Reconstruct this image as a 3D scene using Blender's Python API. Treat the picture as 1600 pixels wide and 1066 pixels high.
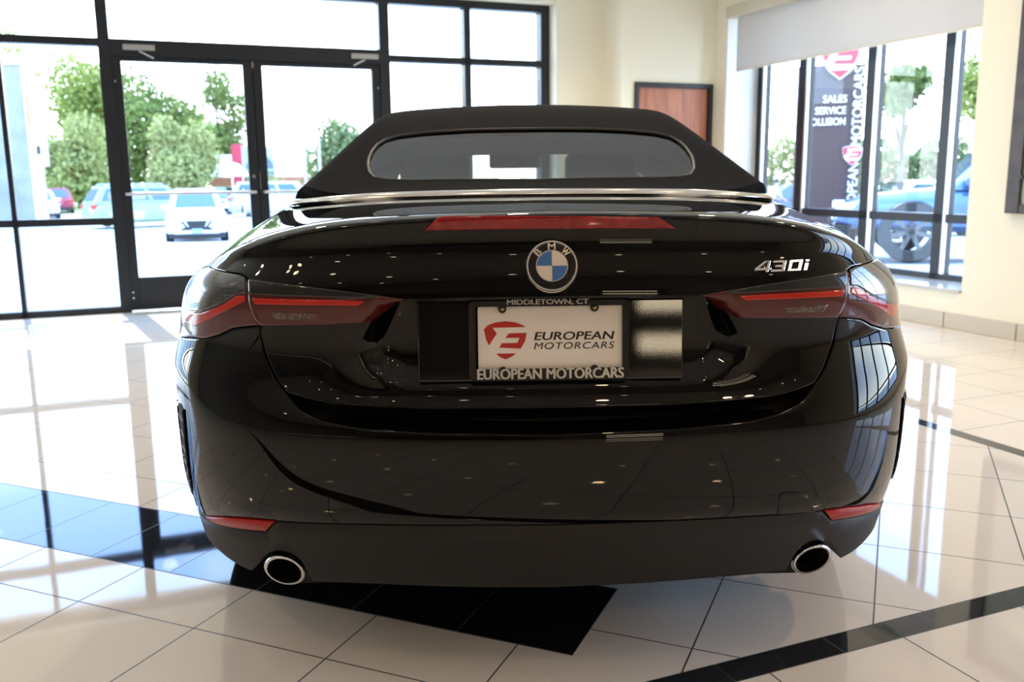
import bpy, bmesh, math, random
import numpy as np
from mathutils import Vector, Matrix
from mathutils.geometry import delaunay_2d_cdt
from bpy_extras.object_utils import world_to_camera_view
random.seed(7); np.random.seed(7)
for o in list(bpy.data.objects): bpy.data.objects.remove(o)
scene = bpy.context.scene
COL = scene.collection
R = math.radians

# ------------------------------------------------------------------ camera
PITCH, ROLL, CAM_H = 10.34, .0103, 1.13
cam_data = bpy.data.cameras.new('camera'); cam = bpy.data.objects.new('camera', cam_data); COL.objects.link(cam)
cam_data.sensor_width = 36; cam_data.lens = 1414/1600*36
_th = R(PITCH)
_u0 = Vector((0, math.sin(_th), math.cos(_th))); _r0 = Vector((1, 0, 0)); _f = Vector((0, math.cos(_th), -math.sin(_th)))
_U = _u0*math.cos(ROLL)+_r0*math.sin(ROLL); _R = _r0*math.cos(ROLL)-_u0*math.sin(ROLL)
cam.matrix_world = Matrix(((_R.x, _U.x, -_f.x, 0), (_R.y, _U.y, -_f.y, 0), (_R.z, _U.z, -_f.z, CAM_H), (0, 0, 0, 1)))
cam_data.clip_start = .05; cam_data.clip_end = 500
cam_data.dof.use_dof = True; cam_data.dof.focus_distance = 1.9; cam_data.dof.aperture_fstop = 5.0
scene.camera = cam

# ------------------------------------------------------------------ exposure
vs = scene.view_settings
scene.display_settings.display_device = 'sRGB'
vs.view_transform = 'Standard'; vs.look = 'None'; vs.exposure = 0.08; vs.gamma = 1.0
try: vs.use_curve_mapping = False
except Exception: pass
scene.cycles.max_bounces = 10; scene.cycles.transparent_max_bounces = 16
scene.cycles.diffuse_bounces = 4; scene.cycles.glossy_bounces = 6
scene.cycles.sample_clamp_indirect = 6.0
scene.cycles.caustics_reflective = False; scene.cycles.caustics_refractive = False

# ------------------------------------------------------------------ sky and sun
world = bpy.data.worlds.new('sky'); scene.world = world; world.use_nodes = True
nt = world.node_tree; nt.nodes.clear()
out = nt.nodes.new('ShaderNodeOutputWorld'); bg = nt.nodes.new('ShaderNodeBackground')
tc = nt.nodes.new('ShaderNodeTexCoord'); sep = nt.nodes.new('ShaderNodeSeparateXYZ')
rmp = nt.nodes.new('ShaderNodeValToRGB'); noi = nt.nodes.new('ShaderNodeTexNoise'); mixc = nt.nodes.new('ShaderNodeMixRGB')
nt.links.new(tc.outputs['Generated'], sep.inputs[0]); nt.links.new(sep.outputs['Z'], rmp.inputs[0])
e = rmp.color_ramp.elements
e[0].position = 0.0; e[0].color = (.92, .97, 1.0, 1); e[1].position = .60; e[1].color = (.28, .52, .95, 1)
m_ = e.new(.12); m_.color = (.74, .87, 1.0, 1); m_ = e.new(.30); m_.color = (.27, .42, .80, 1)
noi.inputs['Scale'].default_value = 2.2; noi.inputs['Detail'].default_value = 6
cr2 = nt.nodes.new('ShaderNodeValToRGB'); cr2.color_ramp.elements[0].position = .62; cr2.color_ramp.elements[1].position = .80
nt.links.new(tc.outputs['Generated'], noi.inputs['Vector']); nt.links.new(noi.outputs[0], cr2.inputs[0])
nt.links.new(cr2.outputs[0], mixc.inputs[0]); nt.links.new(rmp.outputs[0], mixc.inputs[1]); mixc.inputs[2].default_value = (1, 1, 1, 1)
nt.links.new(mixc.outputs[0], bg.inputs[0]); bg.inputs[1].default_value = SKY = 10.0
nt.links.new(bg.outputs[0], out.inputs[0])
sun_d = bpy.data.lights.new('sun', 'SUN'); sun_d.energy = 7.0; sun_d.angle = R(.6); sun_d.color = (1, .96, .88)
sun = bpy.data.objects.new('sun', sun_d); COL.objects.link(sun)
sun.rotation_euler = (R(38), R(0), R(-150))     # high, from behind the storefront's left: it lights the lot, not the showroom floor
BY = R(22)                                       # the building's turn against the camera

def area_light(name, loc, rot, sx, sy, power, color=(1, 1, 1), portal=False):
    d = bpy.data.lights.new(name, 'AREA'); d.shape = 'RECTANGLE'; d.size = sx; d.size_y = sy; d.energy = power; d.color = color
    o = bpy.data.objects.new(name, d); COL.objects.link(o); o.location = loc; o.rotation_euler = rot
    if portal:
        d.cycles.is_portal = True
    return o
def bld(a, b, z):
    return Vector((a*math.cos(BY)-b*math.sin(BY), a*math.sin(BY)+b*math.cos(BY), z))
# sky portals in the two glazed openings (they guide daylight sampling and give no light of their own)
area_light('portal', bld(-2.2, 8.5, 1.4), (R(90), 0, BY), 12, 2.9, 1, portal=True).rotation_euler = (R(-90), 0, BY)
area_light('portal', bld(5.83, 6.26, 1.5), (0, 0, 0), 3, 2.5, 1, portal=True).rotation_euler = (R(90), 0, BY+R(90))
area_light('portal', bld(5.9, .2, 1.5), (0, 0, 0), 3.6, 2.5, 1, portal=True).rotation_euler = (R(90), 0, BY+R(90))

# ------------------------------------------------------------------ materials
def mat(name, color=(.5, .5, .5), rough=.5, metal=0, coat=0, spec=.5, emit=None, trans=0, ior=1.5, bump=None, vary=None):
    m = bpy.data.materials.new(name); m.use_nodes = True
    b = m.node_tree.nodes['Principled BSDF']; n = m.node_tree
    b.inputs['Base Color'].default_value = (*color, 1); b.inputs['Roughness'].default_value = rough
    b.inputs['Metallic'].default_value = metal; b.inputs['Coat Weight'].default_value = coat; b.inputs['Coat Roughness'].default_value = .02
    b.inputs['Specular IOR Level'].default_value = spec; b.inputs['IOR'].default_value = ior
    b.inputs['Transmission Weight'].default_value = trans
    if emit:
        b.inputs['Emission Color'].default_value = (*emit[0], 1); b.inputs['Emission Strength'].default_value = emit[1]
    if vary or bump:
        t = n.nodes.new('ShaderNodeTexCoord'); s = n.nodes.new('ShaderNodeTexNoise')
        n.links.new(t.outputs['Object'], s.inputs['Vector'])
        if vary:
            s.inputs['Scale'].default_value = vary[0]; s.inputs['Detail'].default_value = 5
            r = n.nodes.new('ShaderNodeMixRGB'); r.inputs[1].default_value = (*color, 1); r.inputs[2].default_value = (*vary[1], 1)
            c = n.nodes.new('ShaderNodeValToRGB'); c.color_ramp.elements[0].position = .38; c.color_ramp.elements[1].position = .62
            n.links.new(s.outputs[0], c.inputs[0]); n.links.new(c.outputs[0], r.inputs[0]); n.links.new(r.outputs[0], b.inputs['Base Color'])
        if bump:
            s2 = n.nodes.new('ShaderNodeTexNoise'); s2.inputs['Scale'].default_value = bump[0]; s2.inputs['Detail'].default_value = 3
            n.links.new(t.outputs['Object'], s2.inputs['Vector'])
            q = n.nodes.new('ShaderNodeBump'); q.inputs['Strength'].default_value = bump[1]; q.inputs['Distance'].default_value = .01
            n.links.new(s2.outputs[0], q.inputs['Height']); n.links.new(q.outputs[0], b.inputs['Normal'])
    return m
def glass_mat(name, tint=(1, 1, 1), f0=.04, rough=0.0):
    """clear pane: Schlick reflection over straight transmission, the same from either side"""
    m = bpy.data.materials.new(name); m.use_nodes = True; n = m.node_tree; n.nodes.clear()
    o = n.nodes.new('ShaderNodeOutputMaterial'); mx = n.nodes.new('ShaderNodeMixShader'); ge = n.nodes.new('ShaderNodeNewGeometry')
    dp = n.nodes.new('ShaderNodeVectorMath'); dp.operation = 'DOT_PRODUCT'; n.links.new(ge.outputs['Normal'], dp.inputs[0]); n.links.new(ge.outputs['Incoming'], dp.inputs[1])
    k = NM(n); c = k.op('ABSOLUTE', dp.outputs['Value']); f = k.add(f0, k.mul(1-f0, k.op('POWER', k.sub(1.0, c), 5.0)))
    t = n.nodes.new('ShaderNodeBsdfTransparent'); t.inputs[0].default_value = (*tint, 1)
    g = n.nodes.new('ShaderNodeBsdfGlossy'); g.inputs['Roughness'].default_value = rough
    n.links.new(f, mx.inputs[0]); n.links.new(t.outputs[0], mx.inputs[1]); n.links.new(g.outputs[0], mx.inputs[2]); n.links.new(mx.outputs[0], o.inputs[0])
    return m
class NM:   # tiny node-math builder
    def __init__(s, tree): s.t = tree
    def op(s, o, a, b=None, c=None):
        n = s.t.nodes.new('ShaderNodeMath'); n.operation = o
        for i, x in enumerate((a, b, c)):
            if x is None: continue
            if isinstance(x, (int, float)): n.inputs[i].default_value = x
            else: s.t.links.new(x, n.inputs[i])
        return n.outputs[0]
    def add(s, a, b): return s.op('ADD', a, b)
    def sub(s, a, b): return s.op('SUBTRACT', a, b)
    def mul(s, a, b): return s.op('MULTIPLY', a, b)
    def gt(s, a, b): return s.op('GREATER_THAN', a, b)
    def lt(s, a, b): return s.op('LESS_THAN', a, b)
    def mx(s, a, b): return s.op('MAXIMUM', a, b)
    def inv(s, a): return s.op('SUBTRACT', 1.0, a)
    def rng(s, x, lo, hi): return s.mul(s.gt(x, lo), s.lt(x, hi))
    def line(s, x, ph, sp, w):
        k = s.op('FRACT', s.add(s.op('DIVIDE', s.sub(x, ph), sp), .5))       # .5 on the line
        return s.lt(s.op('ABSOLUTE', s.sub(k, .5)), w/2/sp)
    def near(s, x, c, w): return s.lt(s.op('ABSOLUTE', s.sub(x, c)), w/2)
    def sel(s, m, a, b): return s.add(s.mul(m, a), s.mul(s.inv(m), b))

# ------------------------------------------------------------------ objects
def tag(o, label=None, cat=None, group=None, kind=None):
    if label: o['label'] = label
    if cat: o['category'] = cat
    if group: o['group'] = group
    if kind: o['kind'] = kind
    return o
def empty(name, loc=(0, 0, 0), rz=0, parent=None, rot=None):
    o = bpy.data.objects.new(name, None); COL.objects.link(o); o.location = loc; o.rotation_euler = rot or (0, 0, rz); o.empty_display_size = .1
    if parent: o.parent = parent
    return o
def link(name, me, m=None, parent=None, smooth=False):
    o = bpy.data.objects.new(name, me); COL.objects.link(o)
    if m is not None and not me.materials:
        for k in (m if isinstance(m, (list, tuple)) else [m]): me.materials.append(k)
    if smooth: me.polygons.foreach_set('use_smooth', [True]*len(me.polygons))
    if parent: o.parent = parent
    return o
class MB:
    def __init__(s): s.v = []; s.f = []; s.mi = []; s.k = 0
    def _add(s, V, Fs):
        n = len(s.v); s.v += [tuple(map(float, p)) for p in V]; s.f += [tuple(n+i for i in f) for f in Fs]; s.mi += [s.k]*len(Fs); return s
    def box(s, x0, x1, y0, y1, z0, z1, M=None):
        V = [(x0,y0,z0),(x1,y0,z0),(x1,y1,z0),(x0,y1,z0),(x0,y0,z1),(x1,y0,z1),(x1,y1,z1),(x0,y1,z1)]
        if M is not None: V = [M @ Vector(p) for p in V]
        return s._add(V, [(0,3,2,1),(4,5,6,7),(0,1,5,4),(1,2,6,5),(2,3,7,6),(3,0,4,7)])
    def quad(s, a, b, c, d): return s._add([a, b, c, d], [(0,1,2,3)])
    def prism(s, pts, z0, z1, M=None):     # polygon in x,y pushed along z
        n = len(pts); V = [(x, y, z0) for x, y in pts]+[(x, y, z1) for x, y in pts]
        if M is not None: V = [M @ Vector(p) for p in V]
        return s._add(V, [tuple(range(n-1,-1,-1)), tuple(range(n, 2*n))]+[(i, (i+1)%n, n+(i+1)%n, n+i) for i in range(n)])
    def rings(s, rs, closed=True, cap0=False, cap1=False):
        n = len(rs[0]); V = [p for r in rs for p in r]; Fs = []
        for i in range(len(rs)-1):
            for j in range(n if closed else n-1):
                a = i*n+j; b = i*n+(j+1)%n; Fs.append((a, b, b+n, a+n))
        if cap0: Fs.append(tuple(range(n-1,-1,-1)))
        if cap1: Fs.append(tuple((len(rs)-1)*n+j for j in range(n)))
        return s._add(V, Fs)
    def tube(s, pts, r, n=8, caps=True, up=None):
        pts = [Vector(p) for p in pts]; rs = []
        for i, p in enumerate(pts):
            t = (pts[min(i+1, len(pts)-1)]-pts[max(i-1, 0)]).normalized()
            a = Vector(up) if up else (Vector((0, 0, 1)) if abs(t.z) < .9 else Vector((1, 0, 0)))
            x = t.cross(a).normalized(); y = x.cross(t).normalized(); rr = r[i] if isinstance(r, (list, tuple)) else r
            rs.append([p+x*(math.cos(q)*rr)+y*(math.sin(q)*rr) for q in [2*math.pi*k/n for k in range(n)]])
        return s.rings(rs, True, caps, caps)
    def lathe(s, prof, c=(0,0,0), axis='z', n=32, cap=False):    # prof: (radius, height) list
        rs = []
        for r, h in prof:
            ring = []
            for k in range(n):
                q = 2*math.pi*k/n; x, y = r*math.cos(q), r*math.sin(q)
                p = {'z': (x, y, h), 'x': (h, x, y), 'y': (y, h, x)}[axis]
                ring.append((p[0]+c[0], p[1]+c[1], p[2]+c[2]))
            rs.append(ring)
        return s.rings(rs, True, cap, cap)
    def mesh(s, name):
        me = bpy.data.meshes.new(name); me.from_pydata(s.v, [], s.f); me.polygons.foreach_set('material_index', s.mi); me.update()
        bm = bmesh.new(); bm.from_mesh(me); bmesh.ops.recalc_face_normals(bm, faces=bm.faces); bm.to_mesh(me); bm.free()
        return me
    def build(s, name, m, parent=None, smooth=False, bevel=0, angle=None, seg=2, sub=0):
        me = s.mesh(name); o = link(name, me, m, parent, smooth)
        if bevel:
            b = o.modifiers.new('bevel', 'BEVEL'); b.width = bevel; b.segments = seg; b.limit_method = 'ANGLE'; b.angle_limit = R(40); b.harden_normals = False
        if sub:
            q = o.modifiers.new('sub', 'SUBSURF'); q.levels = sub; q.render_levels = sub
        if angle:
            try: me.set_sharp_from_angle(angle=R(angle))
            except Exception: pass
        return o
def text_mesh(s, size=1, ext=.0, bev=0.0, offset=0.0, spacing=1.0, align='CENTER'):
    c = bpy.data.curves.new('t', 'FONT'); c.body = s; c.size = size; c.extrude = ext; c.bevel_depth = bev; c.offset = offset; c.space_character = spacing
    c.align_x = align; c.align_y = 'CENTER'; c.resolution_u = 4
    o = bpy.data.objects.new('t', c); COL.objects.link(o)
    dg = bpy.context.evaluated_depsgraph_get(); me = bpy.data.meshes.new_from_object(o.evaluated_get(dg))
    bpy.data.objects.remove(o); bpy.data.curves.remove(c); me.materials.clear()
    return me
def fit_text(s, w, h, depth, shear=0.0, bold=0.0, spacing=1.0):
    """text in the x,z plane facing -y, centred on the origin, stretched to w by h"""
    me = text_mesh(s, 1, .5, 0, 0.0, spacing)
    co = np.array([v.co[:] for v in me.vertices]); lo, hi = co.min(0), co.max(0); ce = (lo+hi)/2; co = (co-ce)/np.maximum(hi-lo, 1e-9)
    x = co[:, 0]*w+co[:, 1]*h*shear; new = np.stack([x, -co[:, 2]*depth, co[:, 1]*h], 1)
    if bold:                          # heavier strokes: the glyphs laid twice, a hair apart
        n = len(new); Fs = [tuple(p.vertices) for p in me.polygons]; d = bold*h
        V = np.concatenate([new-np.array([d, 0, 0]), new+np.array([d, .0002, 0]), new+np.array([0, .0001, d*.6])])
        m2 = bpy.data.meshes.new('text'); m2.from_pydata(V.tolist(), [], Fs+[tuple(i+n for i in f) for f in Fs]+[tuple(i+2*n for i in f) for f in Fs]); m2.update(); return m2
    me.vertices.foreach_set('co', new.ravel()); me.update(); return me
def children(o): return [c for c in bpy.data.objects if c.parent == o]
def copy_tree(o, parent=None):
    c = o.copy(); COL.objects.link(c)
    if parent: c.parent = parent; c.matrix_parent_inverse = o.matrix_parent_inverse.copy()
    for ch in children(o): copy_tree(ch, c)
    return c

# ------------------------------------------------------------------ a panel cut from an analytic surface
def resample(poly, step, scale):
    P = np.array(poly, float); out_ = []
    for i in range(len(P)):
        a, b = P[i], P[(i+1) % len(P)]; L = np.hypot(*((b-a)*scale)); n = max(1, int(round(L/step)))
        out_ += [a+(b-a)*k/n for k in range(n)]
    return np.array(out_)
def inside(pts, poly):
    x, y = pts[:, 0], pts[:, 1]; r = np.zeros(len(pts), bool); n = len(poly); j = n-1
    for i in range(n):
        xi, yi = poly[i]; xj, yj = poly[j]
        c = ((yi > y) != (yj > y)) & (x < (xj-xi)*(y-yi)/((yj-yi) if yj != yi else 1e-12)+xi); r ^= c; j = i
    return r
def seg_dist(pts, poly):
    d = np.full(len(pts), 1e9); n = len(poly)
    for i in range(n):
        a = poly[i]; b = poly[(i+1) % n]; ab = b-a; t = np.clip(((pts-a)@ab)/(ab@ab+1e-15), 0, 1)
        d = np.minimum(d, np.hypot(*(pts-a-t[:, None]*ab).T))
    return d
def panel_mesh(name, surf, norm, poly, scale, step, off=0.0, flange=.012, gap=.0018, rim=.004, holes=(), crown=.55, flange_f=None, clip=None):
    """surf(p,q)->xyz and norm(p,q)->(n,dp,dq) over a 2-D domain; poly: outline in that domain; scale: metres per domain unit;
    gap shrinks the outline, rim is the width of the rounded edge, flange the depth of the turned-in edge"""
    sc = np.array(scale, float)
    verts, edges = [], []; loops = []
    def prep(pl, sgn):
        pl = np.array(pl, float)
        ar = np.sum(pl[:, 0]*np.roll(pl[:, 1], -1)-np.roll(pl[:, 0], -1)*pl[:, 1])
        if ar < 0: pl = pl[::-1]
        b = resample(pl, step*.8, sc)
        n, du, dv = norm(b[:, 0], b[:, 1]); P = surf(b[:, 0], b[:, 1])
        t = np.roll(P, -1, 0)-np.roll(P, 1, 0); t /= np.linalg.norm(t, axis=1, keepdims=True)+1e-12
        w = np.cross(n, t)*sgn                                         # towards the panel's inside
        chk = np.einsum('ij,ij->i', np.cross(du, dv), n); w *= np.sign(np.median(chk))
        def shift(d):
            A = np.stack([du, dv], 2); uv = np.array([np.linalg.lstsq(A[i], w[i]*d, rcond=None)[0] for i in range(len(b))])
            lim = np.array([1.5*max(d, 1e-4)])/sc; return b+np.clip(uv, -lim, lim)
        return shift(gap), shift(gap+rim), -w
    outer = prep(poly, 1); hs = [prep(h, -1) for h in holes]
    def addloop(L):
        k = len(verts); verts.extend((L*sc).tolist()); n = len(L); edges.extend((k+i, k+(i+1) % n) for i in range(n)); return np.arange(k, k+n)
    idx = [addloop(outer[0])]+[addloop(h[0]) for h in hs]
    nb = len(verts); dirs = np.concatenate([outer[2]]+[h[2] for h in hs])
    B = [outer[0]*sc]+[h[0]*sc for h in hs]
    ringp = np.concatenate([outer[1]]+[h[1] for h in hs])*sc
    lo = B[0].min(0); hi = B[0].max(0)
    gx, gy = np.meshgrid(np.arange(lo[0], hi[0], step), np.arange(lo[1], hi[1], step)); gx[1::2] += step/2
    G = np.stack([gx.ravel(), gy.ravel()], 1)
    def ok(pts, dmin):
        m = inside(pts, B[0]); d = seg_dist(pts, B[0])
        for h in B[1:]: m &= ~inside(pts, h); d = np.minimum(d, seg_dist(pts, h))
        return m & (d > dmin)
    rp = ringp[ok(ringp, rim*.6)]; gp = G[ok(G, rim+step*.45)]
    verts += rp.tolist()+gp.tolist()
    ov, oe, of, *_ = delaunay_2d_cdt([Vector(v) for v in verts], edges, [], 0, 1e-7)
    V2 = np.array([v[:] for v in ov]); Fs = [tuple(f) for f in of]
    cen = np.array([V2[list(f)].mean(0) for f in Fs]); m = inside(cen, B[0])
    for h in B[1:]: m &= ~inside(cen, h)
    Fs = [f for f, k in zip(Fs, m) if k]
    D = V2/sc; n, du, dv = norm(D[:, 0], D[:, 1]); P = surf(D[:, 0], D[:, 1])+n*off; NN = n.copy()
    flip = np.sign(np.median(np.einsum('ij,ij->i', np.cross(du, dv), n)))
    if flip < 0: Fs = [f[::-1] for f in Fs]
    if len(V2) >= nb:
        NN[:nb] = n[:nb]*(1-crown*.5)+dirs*crown; NN[:nb] /= np.linalg.norm(NN[:nb], axis=1, keepdims=True)
    VV = P.tolist(); nn = NN.tolist(); base = len(VV)
    # turned-in edge
    if flange:
        k0 = 0
        for L in [outer[0]]+[h[0] for h in hs]:
            nL = len(L); q = np.arange(k0, k0+nL); k0 += nL; s0 = len(VV)
            dep = np.full(nL, flange) if flange_f is None else flange_f(P[q])
            top = P[q]; 
            ddir = -n[q]
            if flange_f is not None:
                mk = dep > flange*1.5; ddir = np.where(mk[:, None], np.array([[0, 1., .10]]), ddir)
            bot = top+ddir*dep[:, None]
            VV += top.tolist()+bot.tolist()
            t = np.roll(top, -1, 0)-top; fn = np.cross(t, bot-top); fn /= np.linalg.norm(fn, axis=1, keepdims=True)+1e-12
            s = np.sign(np.sum(np.einsum('ij,ij->i', fn, dirs[q]))) or 1; fn *= s
            nn += fn.tolist()+fn.tolist()
            for i in range(nL):
                j = (i+1) % nL; f = (s0+i, s0+j, s0+nL+j, s0+nL+i); Fs.append(f if s > 0 else f[::-1])
    me = bpy.data.meshes.new(name); me.from_pydata(VV, [], Fs); me.update()
    me.polygons.foreach_set('use_smooth', [True]*len(me.polygons))
    me.normals_split_custom_set_from_vertices([Vector(x) for x in nn])
    return me

# ================================================================== THE SHOWROOM
def S_(o): return tag(o, kind='structure')
cream = mat('cream_paint', (.90, .84, .67), .6, bump=(60, .03))
lit_reveal_white = mat('lit_reveal_white', (.80, .78, .74), .6)
black_frame = mat('black_aluminium', (.012, .014, .018), .35, spec=.4)
clear_glass = glass_mat('clear_glass', (.97, .99, .98))
grey_metal = mat('grey_metal', (.45, .45, .46), .35, .8)
steel = mat('brushed_steel', (.72, .72, .72), .25, 1)
CEIL = 3.7

def floor_material():
    m = bpy.data.materials.new('polished_tile'); m.use_nodes = True; t = m.node_tree; b = t.nodes['Principled BSDF']; k = NM(t)
    tc_ = t.nodes.new('ShaderNodeTexCoord'); sp = t.nodes.new('ShaderNodeSeparateXYZ'); t.links.new(tc_.outputs['Object'], sp.inputs[0])
    u, v = sp.outputs[0], sp.outputs[1]
    c, s = math.cos(R(45.5)), math.sin(R(45.5))
    p1 = k.sub(k.mul(u, c), k.mul(v, s)); p2 = k.add(k.mul(u, s), k.mul(v, c))
    ins = k.mul(k.lt(u, 3.225), k.gt(v, 1.62))
    near = k.mul(k.rng(v, 1.54, 1.62), k.lt(u, 3.30)); far = k.mul(k.rng(u, 3.225, 3.30), k.gt(v, 1.54))
    thin = k.mx(near, far)
    left = k.lt(p1, -.653); band = k.mul(left, k.rng(p2, 1.89, 2.27)); band = k.mul(band, ins)
    W = .0042
    gl = k.line(p2, 1.655, .430, W); gr = k.line(p2, 2.027, .412, W)
    g2 = k.sel(left, gl, gr); g1 = k.line(p1, -.395, .40, W)
    diag = k.mx(g1, g2)
    bj = k.line(p1, -.653, .311, .003); bed = k.mul(left, k.mx(k.near(p2, 1.89, .005), k.near(p2, 2.27, .005)))
    bj = k.mx(bj, bed); end = k.mul(k.near(p1, -.653, .005), k.rng(p2, 1.89, 2.27)); bj = k.mx(bj, end)
    diag = k.sel(band, bj, k.mx(diag, k.mul(bed, ins)))
    ug = k.sel(k.lt(v, 1.54), k.line(u, 1.27, .405, W), k.line(u, 3.30, .397, W)); vg = k.sel(k.lt(v, 1.54), k.line(v, 1.54, .405, W), k.line(v, 2.816, .405, W))
    al = k.mx(ug, vg)
    grout = k.sel(ins, diag, al)
    tj = k.mx(k.mul(near, k.line(u, 1.176, .316, .0025)), k.mul(far, k.line(v, 1.70, .316, .0025)))
    te = k.mx(k.mul(k.mx(k.near(v, 1.54, .003), k.near(v, 1.62, .003)), k.lt(u, 3.30)), k.mul(k.mx(k.near(u, 3.225, .003), k.near(u, 3.30, .003)), k.gt(v, 1.54)))
    grout = k.mx(k.sel(thin, tj, grout), te)
    # each tile a touch different
    cell = t.nodes.new('ShaderNodeTexWhiteNoise'); cell.noise_dimensions = '2D'; cmb = t.nodes.new('ShaderNodeCombineXYZ')
    t.links.new(k.op('FLOOR', k.op('DIVIDE', k.add(p1, .395), .40)), cmb.inputs[0]); t.links.new(k.op('FLOOR', k.op('DIVIDE', k.sub(p2, 2.027), .412)), cmb.inputs[1])
    t.links.new(cmb.outputs[0], cell.inputs['Vector'])
    def rgb(c_):
        n = t.nodes.new('ShaderNodeRGB'); n.outputs[0].default_value = (*c_, 1); return n.outputs[0]
    def mixrgb(f, a, b_):
        n = t.nodes.new('ShaderNodeMixRGB'); t.links.new(f, n.inputs[0]); t.links.new(a, n.inputs[1]); t.links.new(b_, n.inputs[2]); return n.outputs[0]
    noise = t.nodes.new('ShaderNodeTexNoise'); noise.inputs['Scale'].default_value = 3.; noise.inputs['Detail'].default_value = 6; t.links.new(tc_.outputs['Object'], noise.inputs['Vector'])
    base = mixrgb(k.add(k.mul(cell.outputs[0], .5), k.mul(noise.outputs[0], .5)), rgb((.76, .69, .60)), rgb((.82, .75, .66)))
    col = mixrgb(thin, base, rgb((.020, .021, .024))); col = mixrgb(band, col, rgb((.008, .009, .013))); col = mixrgb(grout, col, rgb((.055, .05, .045)))
    t.links.new(col, b.inputs['Base Color'])
    t.links.new(k.add(.035, k.mul(grout, .5)), b.inputs['Roughness']); b.inputs['IOR'].default_value = 1.52; b.inputs['Specular IOR Level'].default_value = .5
    b.inputs['Coat Weight'].default_value = 0
    bp = t.nodes.new('ShaderNodeBump'); bp.inputs['Strength'].default_value = .012; bp.inputs['Distance'].default_value = .01
    n3 = t.nodes.new('ShaderNodeTexNoise'); n3.inputs['Scale'].default_value = 5; t.links.new(tc_.outputs['Object'], n3.inputs['Vector']); t.links.new(n3.outputs[0], bp.inputs['Height'])
    t.links.new(bp.outputs[0], b.inputs['Normal'])
    return m
def B_(): return MB()
def room(name, mb, m, parent=None, **kw):
    o = mb.build(name, m, parent, **kw)
    if parent is None: o.rotation_euler.z = BY; S_(o)
    return o
fl = MB().quad((-9, -7.5, 0), (6.4, -7.5, 0), (6.4, 8.62, 0), (-9, 8.62, 0)).build('floor', floor_material()); fl.rotation_euler.z = R(22.5); S_(fl)
room('ceiling', MB().box(-9.4, 5.9, -7.4, 8.9, CEIL, CEIL+.15), mat('ceiling_white', (.74, .72, .67), .8))
SB, GA = 8.44, 5.80              # storefront frame face, right window frame face
FZ = 2.76                        # head of the storefront
w = MB().box(-9.2, 3.86, 8.30, 8.80, FZ, CEIL).box(3.84, 4.36, 8.28, 8.80, 0, CEIL).box(-9.2, -6.2, 8.30, 8.8, 0, FZ)
room('wall_front', w, cream)
w = MB().box(4.36, 4.515, 7.92, 8.40, 0, CEIL).box(5.375, 5.9, 7.92, 8.40, 0, CEIL).box(4.515, 5.375, 7.92, 8.40, 2.0, CEIL)
room('wall_recess', w, cream)
w = MB().box(5.42, 5.90, 7.755, 7.92, 0, CEIL).box(5.42, 5.90, 2.0, 4.78, 0, CEIL).box(5.42, 5.90, -7.4, -1.6, 0, CEIL).box(5.42, 5.90, -1.6, 2.0, 0, .27).box(5.42, 5.90, -1.6, 2.0, 2.72, CEIL).box(5.42, 5.90, 4.78, 7.755, -.02, .27).box(5.42, 5.90, 4.78, 7.755, 2.72, CEIL)
room('wall_right', w, cream)
room('wall_back', MB().box(-9.2, 5.9, -7.5, -7.2, 0, CEIL), mat('taupe_paint', (.32, .29, .26), .7))
room('wall_left', MB().box(-9.3, -9.0, -7.4, 8.8, 0, CEIL), bpy.data.materials['taupe_paint'])
bb = mat('baseboard_tile', (.58, .51, .40), .25)
m = MB()
b0 = 4.9
x = 7.92
while x > -7: m.box(5.400, 5.425, x-.600, x-.004, 0, .115); x -= .604
room('baseboard_right', m, bb, bevel=.004)
room('baseboard_recess', MB().box(4.36, 4.50, 7.90, 7.925, 0, .115).box(5.39, 5.42, 7.90, 7.925, 0, .115), bb)

# storefront: fixed lights around a pair of glazed doors
def frame_window(name, root, bars, panes, depth0, depth1, face='b', bev=.003):
    """bars and panes are rectangles (along0, along1, z0, z1) in the wall's plane"""
    def bx(mb, r, d0, d1):
        return mb.box(r[0], r[1], d0, d1, r[2], r[3]) if face == 'b' else mb.box(d0, d1, r[0], r[1], r[2], r[3])
    f = MB()
    for r in bars: bx(f, r, depth0, depth1)
    f.build('window_frame', black_frame, root)
    for r in panes:
        g = MB(); mid = (depth0+depth1)/2
        bx(g, r, mid-.003, mid+.003); g.build('pane', clear_glass, root)
def sroot(name):
    return S_(empty(name, (0, 0, 0), BY))
D0, D1 = SB, SB+.11
rt = sroot('window_1')           # left of the doors
bars, panes = [(-.228, -.138, 0, FZ)], []
xs = [-.228]; x = -.983
while x > -6.2: xs.append(x); x -= .79
edge = -.228
bars += [(-6.2, -.228, 2.215, 2.278), (-6.2, -.228, .755, .815), (-6.2, -.228, 0, .055), (-6.2, -.228, 2.69, FZ)]
for x in xs[1:]+[-6.2]:
    bars.append((x, x+.038, 0, FZ))
    for z0, z1 in ((.055, .755), (.815, 2.215), (2.278, 2.69)): panes.append((x+.038, edge, z0, z1))
    edge = x
frame_window('window_1', rt, bars, panes, D0, D1)
rt = sroot('window_2')           # transom over the doors
frame_window('window_2', rt, [(-.146, 2.14, 2.143, 2.278), (-.146, 2.14, 2.69, FZ)], [(-.146, 2.14, 2.278, 2.69)], D0, D1)
for lx in (.98,):
    pass
rt = sroot('window_3')           # right of the doors
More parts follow.
